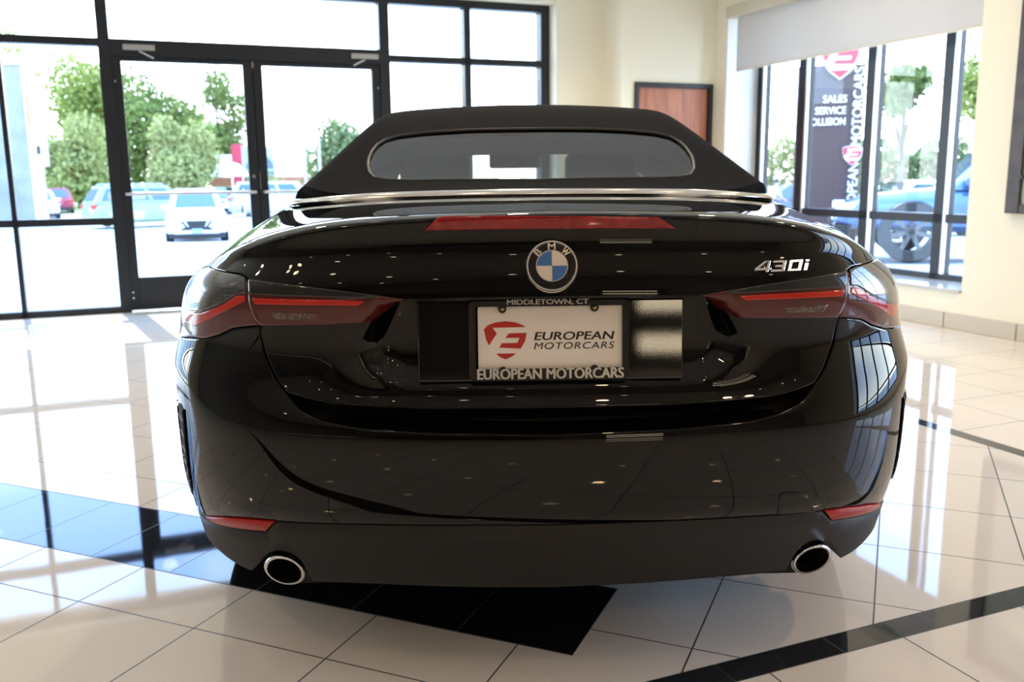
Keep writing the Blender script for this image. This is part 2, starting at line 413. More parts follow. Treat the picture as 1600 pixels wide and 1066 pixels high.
frame_window('window_3', rt, [(2.134, 2.228, 0, FZ), (2.955, 3.02, 0, FZ), (3.748, 3.845, 0, FZ), (2.228, 3.748, 2.178, 2.238), (2.228, 3.748, .755, .815), (2.228, 3.748, 0, .055), (2.228, 3.748, 2.69, FZ)],
   [(a, b, z0, z1) for a, b in ((2.228, 2.955), (3.02, 3.748)) for z0, z1 in ((.055, .755), (.815, 2.178), (2.238, 2.69))], D0, D1)
def glass_door(name, a0, a1, hinge_left):
    rt = sroot(name); d0, d1 = SB+.02, SB+.08
    st = .078
    f = MB().box(a0, a0+st, d0, d1, .012, 2.145).box(a1-st, a1, d0, d1, .012, 2.145).box(a0+st, a1-st, d0, d1, 2.105, 2.145).box(a0+st, a1-st, d0, d1, .012, .297)
    f.build('door_frame', black_frame, rt, bevel=.003)
    MB().box(a0+st, a1-st, d0+.027, d0+.033, .297, 2.105).build('pane', clear_glass, rt)
    z = 1.012
    pb = MB().tube([(a0+.03, d0-.055, z), (a1-.03, d0-.055, z)], .014, 10)
    for a in (a0+.035, a1-.035): pb.tube([(a, d0-.055, z), (a, d0, z)], .012, 8)
    pb.build('push_bar', grey_metal, rt, smooth=True, angle=40)
    ah = a1-.12 if hinge_left else a0+.12
    pl = MB().tube([(ah, d1, .80), (ah-.0, d1+.05, .80), (ah, d1+.06, .83), (ah, d1+.06, 1.0), (ah, d1+.05, 1.03), (ah, d1, 1.03)], .009, 8)
    pl.build('pull_handle', steel, rt, smooth=True)
    ac = a0+.10 if hinge_left else a1-.27
    c = MB().box(ac, ac+.25, d0-.05, d0-.018, 2.19, 2.235)
    c.build('door_closer', mat('closer_silver', (.42, .40, .38), .4, .5), rt, bevel=.006)
    ar = MB().tube([(ac+.125, d0-.035, 2.185), (ac+.235 if hinge_left else ac+.02, d0-.03, 2.13)], .008, 6); ar.build('closer_arm', grey_metal, rt)
    for zz in (.17, 1.94, .02+.1): 
        MB().tube([((a0+.022 if hinge_left else a1-.022), d0-.004, zz), ((a0+.022 if hinge_left else a1-.022), d0+.01, zz)], .008, 8).build('screw', steel, rt)
    if hinge_left:
        MB().box(a1-.01, a1+.012, d1-.004, d1+.008, .012, 2.145).build('astragal', black_frame, rt)
        MB().box(a1+.012, a1+.019, d0-.006, d0+.01, 1.03, 1.19).build('edge_plate', steel, rt)
        MB().tube([(a1-.04, d0-.012, 1.15), (a1-.04, d0, 1.15)], .018, 16).build('lock_cylinder', steel, rt)
        MB().box(a1+.002, a1+.010, d0-.004, d0+.01, 2.08, 2.13).build('latch', steel, rt)
    return rt
glass_door('door_1', -.140, .992, True)
glass_door('door_2', 1.000, 2.136, False)

# the stained wood door in the short wall beyond
rt = sroot('door_3')
MB().box(4.50, 4.546, 7.895, 8.02, 0, 2.01).box(5.344, 5.39, 7.895, 8.02, 0, 2.01).box(4.546, 5.344, 7.895, 8.02, 1.965, 2.01).build('door_frame', black_frame, rt, bevel=.004)
wd = mat('red_oak', (.42, .13, .05), .35)
_t = wd.node_tree; _b = _t.nodes['Principled BSDF']; _tc = _t.nodes.new('ShaderNodeTexCoord'); _mp = _t.nodes.new('ShaderNodeMapping'); _mp.inputs['Scale'].default_value = (9, 9, .8)
_n = _t.nodes.new('ShaderNodeTexNoise'); _n.inputs['Scale'].default_value = 3; _n.inputs['Detail'].default_value = 8; _r = _t.nodes.new('ShaderNodeValToRGB')
_r.color_ramp.elements[0].color = (.30, .075, .025, 1); _r.color_ramp.elements[1].color = (.52, .17, .07, 1); _r.color_ramp.elements[0].position = .3; _r.color_ramp.elements[1].position = .7
_t.links.new(_tc.outputs['Object'], _mp.inputs[0]); _t.links.new(_mp.outputs[0], _n.inputs['Vector']); _t.links.new(_n.outputs[0], _r.inputs[0]); _t.links.new(_r.outputs[0], _b.inputs['Base Color'])
MB().box(4.548, 5.342, 7.93, 7.975, .01, 1.963).build('door_leaf', wd, rt)
MB().tube([(4.62, 7.93, .98), (4.62, 7.87, .98)], .012).tube([(4.62, 7.87, .98), (4.74, 7.87, .98)], .011).build('door_handle', steel, rt, smooth=True)

# right window
rt = sroot('window_4')
fb = [(7.64, 7.755, .27, 2.72), (7.0, 7.115, .27, 2.72), (6.13, 6.245, .27, 2.72), (5.325, 5.435, .27, 2.72), (4.60, 4.80, .27, 2.72), (4.60, 7.755, .27, .335), (4.60, 7.755, .735, .803), (4.60, 7.755, 2.66, 2.72)]
vb = [(4.80, 5.325), (5.435, 6.13), (6.245, 7.0), (7.115, 7.64)]
frame_window('window_4', rt, fb, [(a, b, z0, z1) for a, b in vb for z0, z1 in ((.335, .735), (.803, 2.66))], GA, GA+.09, 'a')
sn = MB()
for a, b in vb:                  # pale strips painting the lit return face of every upright
    sn.box(GA-.006, GA+.02, b-.012, b+.012, .335, 2.66)
sn.build('lit_return_strip', mat('lit_return_pale', (.75, .78, .82), .25, .6), rt)
MB().box(5.40, GA+.0, 4.782, 7.753, .268, .290).build('window_sill', mat('sill_stone', (.55, .55, .54), .15), rt, bevel=.004)
MB().box(5.425, GA, 7.735, 7.756, .29, 2.72).build('window_reveal', lit_reveal_white, rt)  # whitened reveal: the window light falling on it is put into the colour

rt = sroot('added_window')           # neighbour added behind the photographer, lights the right floor and mirrors in the flank
frame_window('added_window', rt, [(y, y+.1, .27, 2.72) for y in (-1.6, -.75, .15, 1.05, 1.9)]+[(-1.6, 2.0, .27, .335), (-1.6, 2.0, .735, .803), (-1.6, 2.0, 2.66, 2.72)],
   [(y+.1, y2, z0, z1) for y, y2 in ((-1.6, -.75), (-.75, .15), (.15, 1.05), (1.05, 1.9)) for z0, z1 in ((.335, .735), (.803, 2.66))], GA, GA+.09, 'a')
# roller blind
rt = empty('roller_blind', bld(5.46, 6.26, 2.62), BY)
tag(rt, 'grey roller blind pulled partway down over the right window, in a cream headbox', 'blind')
def shade_mat():
    m = bpy.data.materials.new('blind_fabric'); m.use_nodes = True; n = m.node_tree; n.nodes.clear(); o = n.nodes.new('ShaderNodeOutputMaterial')
    d = n.nodes.new('ShaderNodeBsdfDiffuse'); d.inputs[0].default_value = (.50, .475, .44, 1); t = n.nodes.new('ShaderNodeBsdfTranslucent'); t.inputs[0].default_value = (.19, .185, .18, 1)
    p = n.nodes.new('ShaderNodeBsdfTransparent'); a = n.nodes.new('ShaderNodeAddShader'); x = n.nodes.new('ShaderNodeMixShader'); x.inputs[0].default_value = .07
    n.links.new(d.outputs[0], a.inputs[0]); n.links.new(t.outputs[0], a.inputs[1]); n.links.new(a.outputs[0], x.inputs[1]); n.links.new(p.outputs[0], x.inputs[2]); n.links.new(x.outputs[0], o.inputs[0]); return m
MB().box(-.002, .002, -1.475, 1.365, -.50, -.0).build('blind_fabric', shade_mat(), rt)
MB().box(-.065, .055, -1.478, 1.475, -.01, .095).build('headbox', mat('headbox_cream', (.62, .58, .46), .5), rt, bevel=.006)
MB().box(-.008, .008, -1.475, 1.365, -.515, -.498).build('bottom_rail', mat('rail_cream', (.66, .62, .52), .5), rt, bevel=.004)

# framed display hung on the right wall, cut by the photo's edge
rt = empty('framed_display', bld(5.40, 3.85, .85), BY)
tag(rt, 'dark brown framed display panel hung on the right wall', 'picture')
MB().box(-.03, .02, .49, .595, 0, 1.55).box(-.03, .02, -.595, -.49, 0, 1.55).box(-.03, .02, -.49, .49, 0, .06).box(-.03, .02, -.49, .49, 1.46, 1.55).build('frame', mat('brown_frame', (.045, .032, .026), .45, vary=(9, (.07, .055, .05))), rt, bevel=.006)
MB().box(-.01, .018, -.49, .49, .06, 1.46).build('poster', mat('poster_grey', (.45, .48, .44), .5), rt)
MB().tube([(-.03, .475, .24), (-.05, .475, .24)], .014, 10).build('knob', black_frame, rt)

# recessed ceiling lights (seen mirrored in the paint)
lens = mat('warm_lens', (1, .9, .75), .5, emit=((1, .80, .55), 26))
trim = mat('light_trim', (.8, .78, .72), .4)
first = None
for i, a in enumerate((-6.6, -4.4, -2.2, 0, 2.2, 4.2)):
    for j, b in enumerate((-5.6, -3.4, -1.2, 1.0, 3.2, 5.4)):
        if first is None:
            first = empty('ceiling_light'); MB().lathe([(.085, -.004), (.085, -.012), (.115, -.012), (.115, 0)], n=24).build('trim_ring', trim, first, smooth=True)
            MB().lathe([(.0005, -.006), (.085, -.006)], n=24).build('lens', lens, first); o = first
        else: o = copy_tree(first)
        o.location = bld(a, b, CEIL)
        tag(o, 'round recessed warm ceiling light with white trim ring', 'ceiling light', 'recessed lights in the showroom ceiling')
for a, b, e_ in ((-2.2, 1.0, 60), (0, -3.4, 195), (2.2, -3.4, 80), (-4.4, 3.2, 60), (4.2, 3.2, 35), (2.2, 5.4, 250), (4.2, 5.4, 130), (0, 5.4, 110), (4.2, 1.0, 150), (-4.4, .5, 60)):
    d = bpy.data.lights.new('ceiling_lamp', 'SPOT'); d.energy = e_; d.color = (1, .84, .62) if b > 2 else (1, .66, .34); d.spot_size = R(150); d.spot_blend = .8; d.shadow_soft_size = .09
    o = bpy.data.objects.new('ceiling_lamp', d); COL.objects.link(o); o.location = bld(a, b, CEIL-.03)
# counter added unseen behind the photographer, to give the paint something to mirror
rt = empty('added_counter', bld(-3.6, -5.6, 0), BY); tag(rt, 'dark wood counter with a stone top, added unseen at the back for the paint to reflect', 'counter')
dw = mat('dark_wood', (.05, .028, .018), .4)
MB().box(-2.4, 2.4, -.35, .35, .0, 1.05).build('counter_body', dw, rt); MB().box(-2.45, 2.45, -.4, .42, 1.05, 1.09).build('counter_top', mat('counter_stone', (.25, .24, .22), .2), rt)
# glowing shelf added unseen at the back, for bright patches in the plate carrier
rt = empty('added_display_shelf', (2.55, -6.3, 0), BY); tag(rt, 'low dark shelf with two glowing warm strips, added unseen at the back for reflections', 'shelf')
MB().box(-.85, .85, -.2, .2, 0, 1.15).build('shelf_body', dw, rt); glow = mat('added_glow', (1, .85, .6), .5, emit=((1, .84, .58), 5.5))
for z in (.20, .66): MB().box(-.70, .60, .2, .22, z, z+.20).build('added_glow_strip', glow, rt)

# ---- car body surface: a tensor B-spline of closed rings running tail > flank > nose, stacked from sill to deck/cowl ----
ROWS = [  # yc, zc, W, corner scale, z at rear corner, z mid flank, z nose, y nose, W nose
 (.15,.190,.82,.80,.185,.17,.20,4.55,.70),
 (.11,.228,.875,.92,.225,.20,.21,4.66,.80),
 (.08,.300,.897,1.,.300,.27,.27,4.72,.86),
 (.035,.42,.905,1.,.420,.40,.38,4.755,.89),
 (.01,.500,.902,1.,.500,.50,.47,4.765,.90),
 (.0,.590,.902,1.,.590,.58,.54,4.765,.90),
 (.01,.640,.908,1.,.650,.64,.60,4.76,.90),
 (.035,.70,.920,1.,.700,.70,.65,4.745,.90),
 (.05,.780,.902,1.,.770,.77,.70,4.72,.895),
 (.035,.88,.884,1.,.850,.83,.74,4.68,.885),
 (.045,.95,.862,1.,.897,.87,.78,4.60,.87),
 (.055,1.0,.830,.98,.922,.90,.83,4.42,.85),
 (.045,1.04,.796,.96,.946,.92,.87,4.20,.83),
 (.05,1.056,.764,.95,.968,.935,.90,3.95,.80),
 (.13,1.063,.748,.93,.993,.945,.93,3.70,.77),
 (.35,1.072,.732,.88,1.024,.955,.96,3.45,.74),
 (.62,1.082,.712,.75,1.055,.96,.98,3.25,.70)]
NV = len(ROWS) - 1
_X = np.array([0,.28,.56,.76,.915,.985,1.0]); _Y = np.array([0,.008,.045,.115,.255,.43,.65])
_T = np.array([0,.05,.2,.5,.85,1.,1.])
_F = np.array([.10,.24,.45,.65,.85,1.])
def _net():
    net = []
    for yc,zc,W,s,ze,zf,zn,yn,wn in ROWS:
        r = [(W*x, yc+s*y, zc+(ze-zc)*t) for x,y,t in zip(_X,_Y,_T)]
        y6 = r[6][1]; y12 = yn-.6
        for k,f in enumerate(_F):
            hb = (1.012,1.0,.985,.985,.995,.99)[k]
            Wf = max(W, .925) if .22 < zc < .72 else W
            w = Wf+(wn-Wf)*f
            z = ze+(zf-ze)*min(1,f/.4) if f<.45 else zf+(zn-zf)*(f-.45)/.55
            r.append((w*hb, y6+(y12-y6)*f, z))
        r += [(wn*.9, yn-.27, zn), (wn*.55, yn-.06, zn), (0, yn, zn)]
        net.append(r)
    return np.array(net)
NET0 = _net(); NU = NET0.shape[1]-1
def _pad(net):
    m = np.array([-1,1,1.])
    a = np.concatenate([net[:,1:2]*m, net, net[:,-2:-1]*m], axis=1)
    return np.concatenate([2*a[0:1]-a[1:2], a, 2*a[-1:]-a[-2:-1]], axis=0)
def _bas(t):
    return np.stack([(1-t)**3, 3*t**3-6*t**2+4, -3*t**3+3*t**2+3*t+1, t**3], -1)/6
def _ev(pad, u, v):
    u = np.asarray(u,float); v = np.asarray(v,float)
    sg = np.sign(u)+(u==0); ua = np.minimum(np.abs(u), NU-1e-9); va = np.clip(v,0,NV-1e-9)
    i = np.floor(ua).astype(int); j = np.floor(va).astype(int)
    bu_ = _bas(ua-i); bv_ = _bas(va-j)
    P = np.zeros(u.shape+(3,))
    for a in range(4):
        for b in range(4):
            P += (bu_[...,a]*bv_[...,b])[...,None]*pad[j+b, i+a]
    P[...,0] *= sg
    return P
_net1 = NET0.copy()
_gu, _gv = np.meshgrid(np.arange(NU+1.), np.arange(NV+1.))
for _ in range(3):
    _d = NET0-_ev(_pad(_net1), _gu, _gv); _net1 = _net1+.6*_d
PADN = _pad(_net1)
def sst(t):
    t = np.clip(t,0,1); return t*t*(3-2*t)
def disp(P):     # number-plate pocket and the tucked-in lower edge of the lid
    x = np.abs(P[...,0]); z = P[...,2]; rear = P[...,1] < .5
    xs = x+.55*np.clip(z-.80,0,1)
    qx = xs-(.410-.115); qz = np.abs(z-.90)-(.232-.115)
    sd = np.hypot(np.maximum(qx,0), np.maximum(qz,0))+np.minimum(np.maximum(qx,qz),0)-.115
    r = .050*sst(-sd/.075)*sst((.888-z)/.012)
    low = .036*sst((.52-x)/.22)*sst((.775-z)/.10)*sst((z-.632)/.02)
    return np.where(rear, (r**3+low**3+1e-12)**(1/3.)-1e-4, 0)
def S(u, v, lid=False):
    P = _ev(PADN, u, v)
    if lid:
        P = P.copy(); P[...,1] += disp(P)
    return P
def SN(u, v, lid=False):
    e = 2e-3; u = np.asarray(u,float); v = np.asarray(v,float)
    du = S(u+e,v,lid)-S(u-e,v,lid)
    v1 = np.minimum(v+e,NV-1e-6); v0 = np.maximum(v-e,0)
    dv = S(u,v1,lid)-S(u,v0,lid)
    n = np.cross(du,dv); n /= np.linalg.norm(n,axis=-1,keepdims=True)+1e-12
    return n, du/(2*e), dv/(v1-v0)[...,None]
def softplus(t, k): return k*np.log1p(np.exp(np.clip(t/k,-40,40)))
def ST(x, y):   # soft top: rear slope, sides and crown blended with a smooth minimum
    x = np.asarray(x,float); y = np.asarray(y,float); ax = np.abs(x)
    zr = 1.086+.40*softplus(y-.70+.03*ax, .06)-.07*x*x
    zs = 1.050+1.42*softplus(.700-ax, .012)+0*y
    zt = 1.382-.11*x*x-.012*(y-1.9)**2
    k = .022; m = np.minimum(np.minimum(zr,zs),zt)
    return m-k*np.log(np.exp(-(zr-m)/k)+np.exp(-(zs-m)/k)+np.exp(-(zt-m)/k))
def STP(x, y):
    return np.stack([np.asarray(x,float), np.asarray(y,float), ST(x,y)], -1)
def STN(x, y):
    e=1e-3; dx=(ST(x+e,y)-ST(x-e,y))/(2*e); dy=(ST(x,y+e)-ST(x,y-e))/(2*e)
    n=np.stack([-dx,-dy,np.ones_like(dx)],-1); n/=np.linalg.norm(n,axis=-1,keepdims=True)
    o=np.ones_like(dx); z0=np.zeros_like(dx)
    return n, np.stack([o,z0,dx],-1), np.stack([z0,o,dy],-1)

# outlines of the body panels, in the body surface's own coordinates (left half; the right half mirrors u)
POLY = {
 'gap_side': [(-2.196, 6.876), (-2.328, 7.287), (-2.498, 7.947), (-2.599, 8.496)],
 'gap_lamp': [(-2.599, 8.51), (-2.712, 9.028), (-2.792, 9.584), (-2.86, 9.942)],
 'lid_low': [(-0.013, 6.291), (-0.541, 6.307), (-1.051, 6.294), (-1.353, 6.351), (-1.761, 6.524), (-2.015, 6.714)],
 'bump_top': [(-0.027, 5.504), (-0.548, 5.561), (-1.051, 5.608), (-1.555, 5.74), (-1.852, 5.971), (-2.054, 6.335)],
 'lamp_top': [(-2.86, 9.942), (-2.985, 10.142), (-3.338, 10.385), (-3.587, 10.599), (-4.016, 10.954), (-4.65, 11.2)],
 'lamp_bot': [(-2.57, 8.542), (-2.759, 8.511), (-2.954, 8.454), (-3.164, 8.272), (-3.436, 8.122), (-3.849, 8.043), (-4.6, 7.859)],
 'lamp_out': [(-4.6, 7.859), (-4.575, 8.141), (-4.502, 8.81), (-4.292, 9.703), (-4.668, 10.333)],
 'smoke_o': [(-4.584, 10.624), (-4.03, 10.873), (-3.571, 10.549), (-3.328, 10.344), (-2.98, 10.11), (-2.872, 9.984), (-2.794, 9.377), (-2.938, 9.358), (-3.118, 9.123), (-3.314, 8.962), (-3.548, 8.823), (-3.977, 8.761), (-3.968, 9.039), (-4.006, 9.596)],
 'band_o': [(-2.805, 9.331), (-2.938, 9.311), (-3.109, 9.085), (-3.311, 8.921), (-3.538, 8.784), (-3.92, 8.721), (-4.168, 8.462), (-3.687, 8.394), (-3.299, 8.7), (-3.096, 8.875), (-2.923, 9.025), (-2.786, 9.161)],
 'inner_lamp': [(-2.819, 9.919), (-2.396, 9.715), (-2.025, 9.543), (-1.718, 9.407), (-1.442, 9.275), (-1.207, 9.161), (-1.378, 8.817), (-1.438, 8.698), (-1.499, 8.628), (-1.578, 8.59), (-1.844, 8.57), (-2.16, 8.558), (-2.555, 8.543), (-2.622, 8.673), (-2.683, 8.867), (-2.729, 9.078), (-2.772, 9.47)],
 'inner_smoke': [(-2.812, 9.904), (-2.395, 9.706), (-2.024, 9.535), (-1.717, 9.4), (-1.442, 9.269), (-1.401, 9.202), (-1.427, 9.17), (-1.711, 9.2), (-2.01, 9.241), (-2.364, 9.295), (-2.738, 9.353)],
 'inner_line': [(-2.682, 9.242), (-2.359, 9.208), (-2.008, 9.172), (-1.709, 9.142), (-1.518, 9.117), (-1.569, 9.009), (-1.85, 9.026), (-2.169, 9.046), (-2.636, 9.077)],
 'reverse': [(-2.423, 8.868), (-2.164, 8.849), (-1.918, 8.83), (-1.95, 8.706), (-2.162, 8.703), (-2.361, 8.707)],
 'brake3': [(-1.13, 11.762), (-1.099, 12.064), (-1.042, 12.852), (-0.736, 12.752), (-0.351, 12.626), (0.003, 12.552), (0.34, 12.51), (0.724, 12.518), (0.954, 12.517), (1.028, 12.061), (1.084, 11.696), (0.778, 11.659), (0.332, 11.619), (-0.04, 11.624), (-0.411, 11.652), (-0.779, 11.69)],
 'refl': [(-3.855, 2.392), (-3.316, 2.655), (-2.95, 2.773), (-2.678, 2.826), (-2.463, 2.847), (-2.619, 2.567), (-2.902, 2.509), (-3.256, 2.427), (-3.558, 2.348), (-3.785, 2.301)],
 'vent_in': [(-4.004, 5.39), (-4.028, 4.853), (-4.061, 4.303), (-4.086, 3.699), (-4.131, 3.138), (-4.307, 2.652), (-4.356, 2.32)],
 'vent_out': [(-4.155, 5.292), (-4.402, 4.744), (-4.476, 4.076), (-4.428, 3.209), (-4.4, 2.729)],
 'mid': [(-0.019, 2.925), (-0.561, 2.938), (-1.083, 2.931), (-1.614, 2.911), (-2.101, 2.871), (-2.445, 2.839)],
 'refl_top': [(-2.463, 2.847), (-2.678, 2.826), (-2.95, 2.773), (-3.316, 2.655), (-3.855, 2.392)],
 'diff_bot': [(-0.002, 1.188), (-0.472, 1.232), (-0.923, 1.266), (-1.48, 1.316), (-2.203, 1.253), (-2.215, 1.726), (-2.283, 2.076), (-2.479, 2.186), (-2.735, 1.991), (-2.922, 1.542), (-3.111, 1.19), (-3.396, 1.257), (-3.732, 1.447), (-3.885, 1.82)],
 'tow': [(1.909, 2.892), (1.897, 3.216), (1.902, 3.486), (1.926, 3.518), (2.012, 3.512), (2.113, 3.46), (2.172, 3.342), (2.293, 3.013), (2.408, 2.775)],
 'arch_r': [(6.1, 0.0), (5.75, 1.788), (5.875, 2.729), (6.1, 3.765), (6.325, 4.8), (6.55, 5.835), (6.75, 6.729), (7.0, 7.012), (7.25, 6.776), (7.5, 5.929), (7.65, 4.847), (7.75, 3.812), (7.75, 2.824), (7.725, 1.929), (7.8, 0.141)],
 'arch_f': [(11.15, 0.094), (10.85, 2.118), (10.825, 3.012), (10.875, 4.094), (10.95, 5.318), (11.1, 6.635), (11.275, 7.482), (11.475, 7.812), (11.675, 7.624), (11.85, 6.824), (12.0, 5.553), (12.125, 4.188), (12.225, 3.059), (12.3, 2.118), (12.75, 0.0)],
}

# ================================================================== THE BLACK CONVERTIBLE
CAR_YAW = R(1.4)
car = empty('convertible_car', (.085, 1.76, 0), CAR_YAW)
tag(car, 'glossy black two-door convertible with its black fabric roof up, rear end towards the viewer', 'car')
paint = mat('black_paint', (.0022, .0022, .0025), .3, coat=1.0, spec=0.0); paint.node_tree.nodes['Principled BSDF'].inputs['Coat IOR'].default_value = 1.42
plastic = mat('matte_black_plastic', (.014, .0135, .0135), .52, spec=.35, bump=(900, .04))
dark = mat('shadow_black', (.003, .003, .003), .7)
gloss_black = mat('gloss_black', (.004, .004, .005), .06)
chrome = mat('chrome', (.86, .86, .86), .06, 1)
satin = mat('satin_chrome', (.88, .86, .80), .16, 1)
fabric = mat('roof_fabric', (.0085, .0092, .0108), .9, spec=.12, bump=(700, .12))
rubber = mat('rubber', (.010, .010, .011), .75)
alloy = mat('alloy', (.30, .30, .31), .3, .9)
tinted = glass_mat('tinted_glass', (.34, .36, .355), .08)
seal = mat('window_seal', (.05, .048, .045), .35)
red_lens = mat('red_lens', (.085, .010, .008), .2, coat=1, spec=.1)
red_bar = mat('red_bar', (.52, .018, .010), .15, coat=1, spec=.1)
smoke = mat('smoked_lens', (.020, .021, .022), .15, coat=1, spec=.1)
refl_red = mat('reflector_red', (.40, .016, .014), .3, coat=.3, spec=.2)
grey_slat = mat('vent_grey', (.25, .25, .27), .4)
inner = mat('interior_black', (.02, .019, .018), .7)

UVS = (.16, .062)
def mir(P): return [(-u, v) for u, v in P]
def bp_(lid=False): return (lambda u, v: S(u, v, lid)), (lambda u, v: SN(u, v, lid))
def body_panel(name, poly, m, parent=car, lid=False, step=.016, **kw):
    s, n = bp_(lid)
    return link(name, panel_mesh(name, s, n, poly, UVS, step, **kw), m, parent)
Q = POLY
# ---- inner shell so that the shut lines look into the dark
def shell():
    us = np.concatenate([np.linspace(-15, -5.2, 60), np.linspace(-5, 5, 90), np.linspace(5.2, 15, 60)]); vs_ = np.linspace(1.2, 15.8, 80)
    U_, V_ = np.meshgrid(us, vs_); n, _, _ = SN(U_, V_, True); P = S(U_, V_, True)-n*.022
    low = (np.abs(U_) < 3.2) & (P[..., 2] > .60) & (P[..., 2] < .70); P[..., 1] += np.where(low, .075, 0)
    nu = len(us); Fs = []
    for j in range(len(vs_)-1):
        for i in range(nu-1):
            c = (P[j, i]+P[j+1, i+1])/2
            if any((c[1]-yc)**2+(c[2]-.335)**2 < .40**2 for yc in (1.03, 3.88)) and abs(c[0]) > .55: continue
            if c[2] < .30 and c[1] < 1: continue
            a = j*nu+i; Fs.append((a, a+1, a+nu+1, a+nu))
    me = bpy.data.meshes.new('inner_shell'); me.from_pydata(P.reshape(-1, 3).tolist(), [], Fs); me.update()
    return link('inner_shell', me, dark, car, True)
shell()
# underfloor
MB().box(-.66, .66, .30, 4.5, .155, .24).build('underbody', dark, car, bevel=.03)

# ---- boot lid: outline = lower edge, side shut line, top of the lamps, then up over the shoulder to the deck's front edge
left = Q['lid_low'][1:]+Q['gap_side']+Q['gap_lamp'][1:3]+Q['lamp_top'][:-1]+[(-4.60, 11.15), (-4.80, 11.9), (-4.9, 13.0), (-4.95, 14.2), (-4.95, 15.3), (-4.9, 15.86)]
top_edge = [(-4.0, 15.86), (-3, 15.86), (-2, 15.86), (-1, 15.86), (0, 15.86)]
half = [(0, Q['lid_low'][0][1])]+left+top_edge
lid_poly = half+mir(half[1:-1])[::-1]
body_panel('trunk_lid', lid_poly, paint, lid=True, step=.011, rim=.004)
# ---- painted bumper skin
side_r = [(-4.85, 7.80), (-5.15, 7.75), (-5.62, 6.9), (-5.66, 5.6), (-5.62, 4.2), (-5.58, 3.0), (-5.55, 2.45)]
low_edge = [(-4.9, 2.40), (-4.3, 2.42)]+Q['refl_top'][::-1]+Q['mid'][::-1][1:-1]+[(0, Q['mid'][0][1])]
def sideb(L): return L
half = [(0, Q['bump_top'][0][1])]+Q['bump_top'][1:]+Q['gap_side'][:-1]+[(-2.58, 8.50)]+Q['lamp_bot']+side_r+low_edge
bump_poly = half[:-1]+[half[-1]]+mir(half[1:-1])[::-1]
strip_poly = [(-5.0, 1.9), (-4.0, 1.95), (-3, 2.2), (-2.5, 2.45), (-1.5, 2.4), (0, 2.4), (1.5, 2.4), (2.5, 2.45), (3, 2.2), (4.0, 1.95), (5.0, 1.9), (5.0, 3.1), (3.5, 3.4), (2.5, 3.5), (0, 3.4), (-2.5, 3.5), (-3.5, 3.4), (-5.0, 3.1)]
def bump_fl(P):
    return np.where((np.abs(P[:, 0]) < .50) & (P[:, 2] > .59) & (P[:, 2] < .70), .075*np.clip((.50-np.abs(P[:, 0]))/.10, .22, 1), .016)
body_panel('bumper_core', strip_poly, plastic, off=-.010, step=.02, flange=0, gap=0, rim=.002, crown=0)
bumper = body_panel('rear_bumper', bump_poly, paint, step=.013, rim=.005, crown=.25, flange=.016, flange_f=bump_fl, off=.001)
# towing-eye cover: a thin outline groove and a lid of its own
tow = Q['tow']
body_panel('tow_eye_cover', tow[:-1]+[(2.40, 2.80), (2.20, 2.865)], paint, bumper, off=.0022, step=.01, flange=.003, gap=.0015, rim=.003, crown=.2)
# upright vents in the bumper's corners: dark slot, slats, outer blade and polished inner lip
for sgn in (1, -1):
    f = (lambda P: list(P)) if sgn > 0 else mir
    vt = body_panel('corner_vent', f(Q['vent_in']+[(-4.62, 2.55), (-4.74, 3.5), (-4.74, 4.6), (-4.45, 5.35), (-4.15, 5.52)]), dark, off=.0022, step=.01, flange=.004, gap=0, rim=.003)
    body_panel('vent_blade', f([(-4.38, 5.22), (-4.47, 4.7), (-4.53, 4.1), (-4.50, 3.2), (-4.45, 2.68), (-4.62, 2.45), (-4.9, 2.7), (-5.0, 4.0), (-4.85, 5.0), (-4.6, 5.40)]), paint, vt, off=.0055, step=.01, flange=.006, gap=0, rim=.004)
    L_ = np.array(f(resample(Q['vent_in'], .01, UVS)[:-22].tolist())); n_, _, _ = SN(L_[:, 0], L_[:, 1]); P = S(L_[:, 0], L_[:, 1])+n_*.003
    MB().tube([tuple(p) for p in P], .0032, 8).build('vent_lip', paint, vt, smooth=True)
    for v_ in (4.95, 4.5, 4.05, 3.6, 3.15):
        q = [(-4.10*sgn, v_), (-4.33*sgn, v_+.10)]; pp = []
        for u_, w_ in q:
            n_, _, _ = SN(np.array(u_), np.array(w_)); pp.append(tuple(S(np.array(u_), np.array(w_))+n_*.0035))
        MB().tube(pp, .0012, 6).build('vent_slat', grey_slat, vt)
# ---- matte valance
def chaikin(P, k=2):
    for _ in range(k):
        Q_ = [P[0]]
        for a, b in zip(P, P[1:]): Q_ += [(.75*a[0]+.25*b[0], .75*a[1]+.25*b[1]), (.25*a[0]+.75*b[0], .25*a[1]+.75*b[1])]
        P = Q_+[P[-1]]
    return P
_db = Q['diff_bot']; dbot = _db[:4]+chaikin(_db[4:11])+chaikin(_db[10:13])[1:]+[_db[13]]
rf = Q['refl']
half_v = [(0, Q['mid'][0][1])]+Q['mid'][1:]+[Q['refl'][5], Q['refl'][6], Q['refl'][7], Q['refl'][8], Q['refl'][9]]+[(-4.1, 2.25), (-4.6, 2.15), (-5.1, 2.05), (-5.2, 1.80), (-4.7, 1.66), (-4.3, 1.58), (-3.98, 1.52)]+dbot[::-1][1:-1]+[(0, Q['diff_bot'][0][1])]
val_poly = half_v+mir(half_v[1:-1])[::-1]
body_panel('valance', val_poly, plastic, off=.002, step=.014, rim=.006, flange=.035, gap=.001)
for sgn in (1, -1):
    f = (lambda P: P) if sgn > 0 else mir
    body_panel('reflector', f(rf), refl_red, off=.003, step=.008, flange=.008, gap=.002, rim=.004)
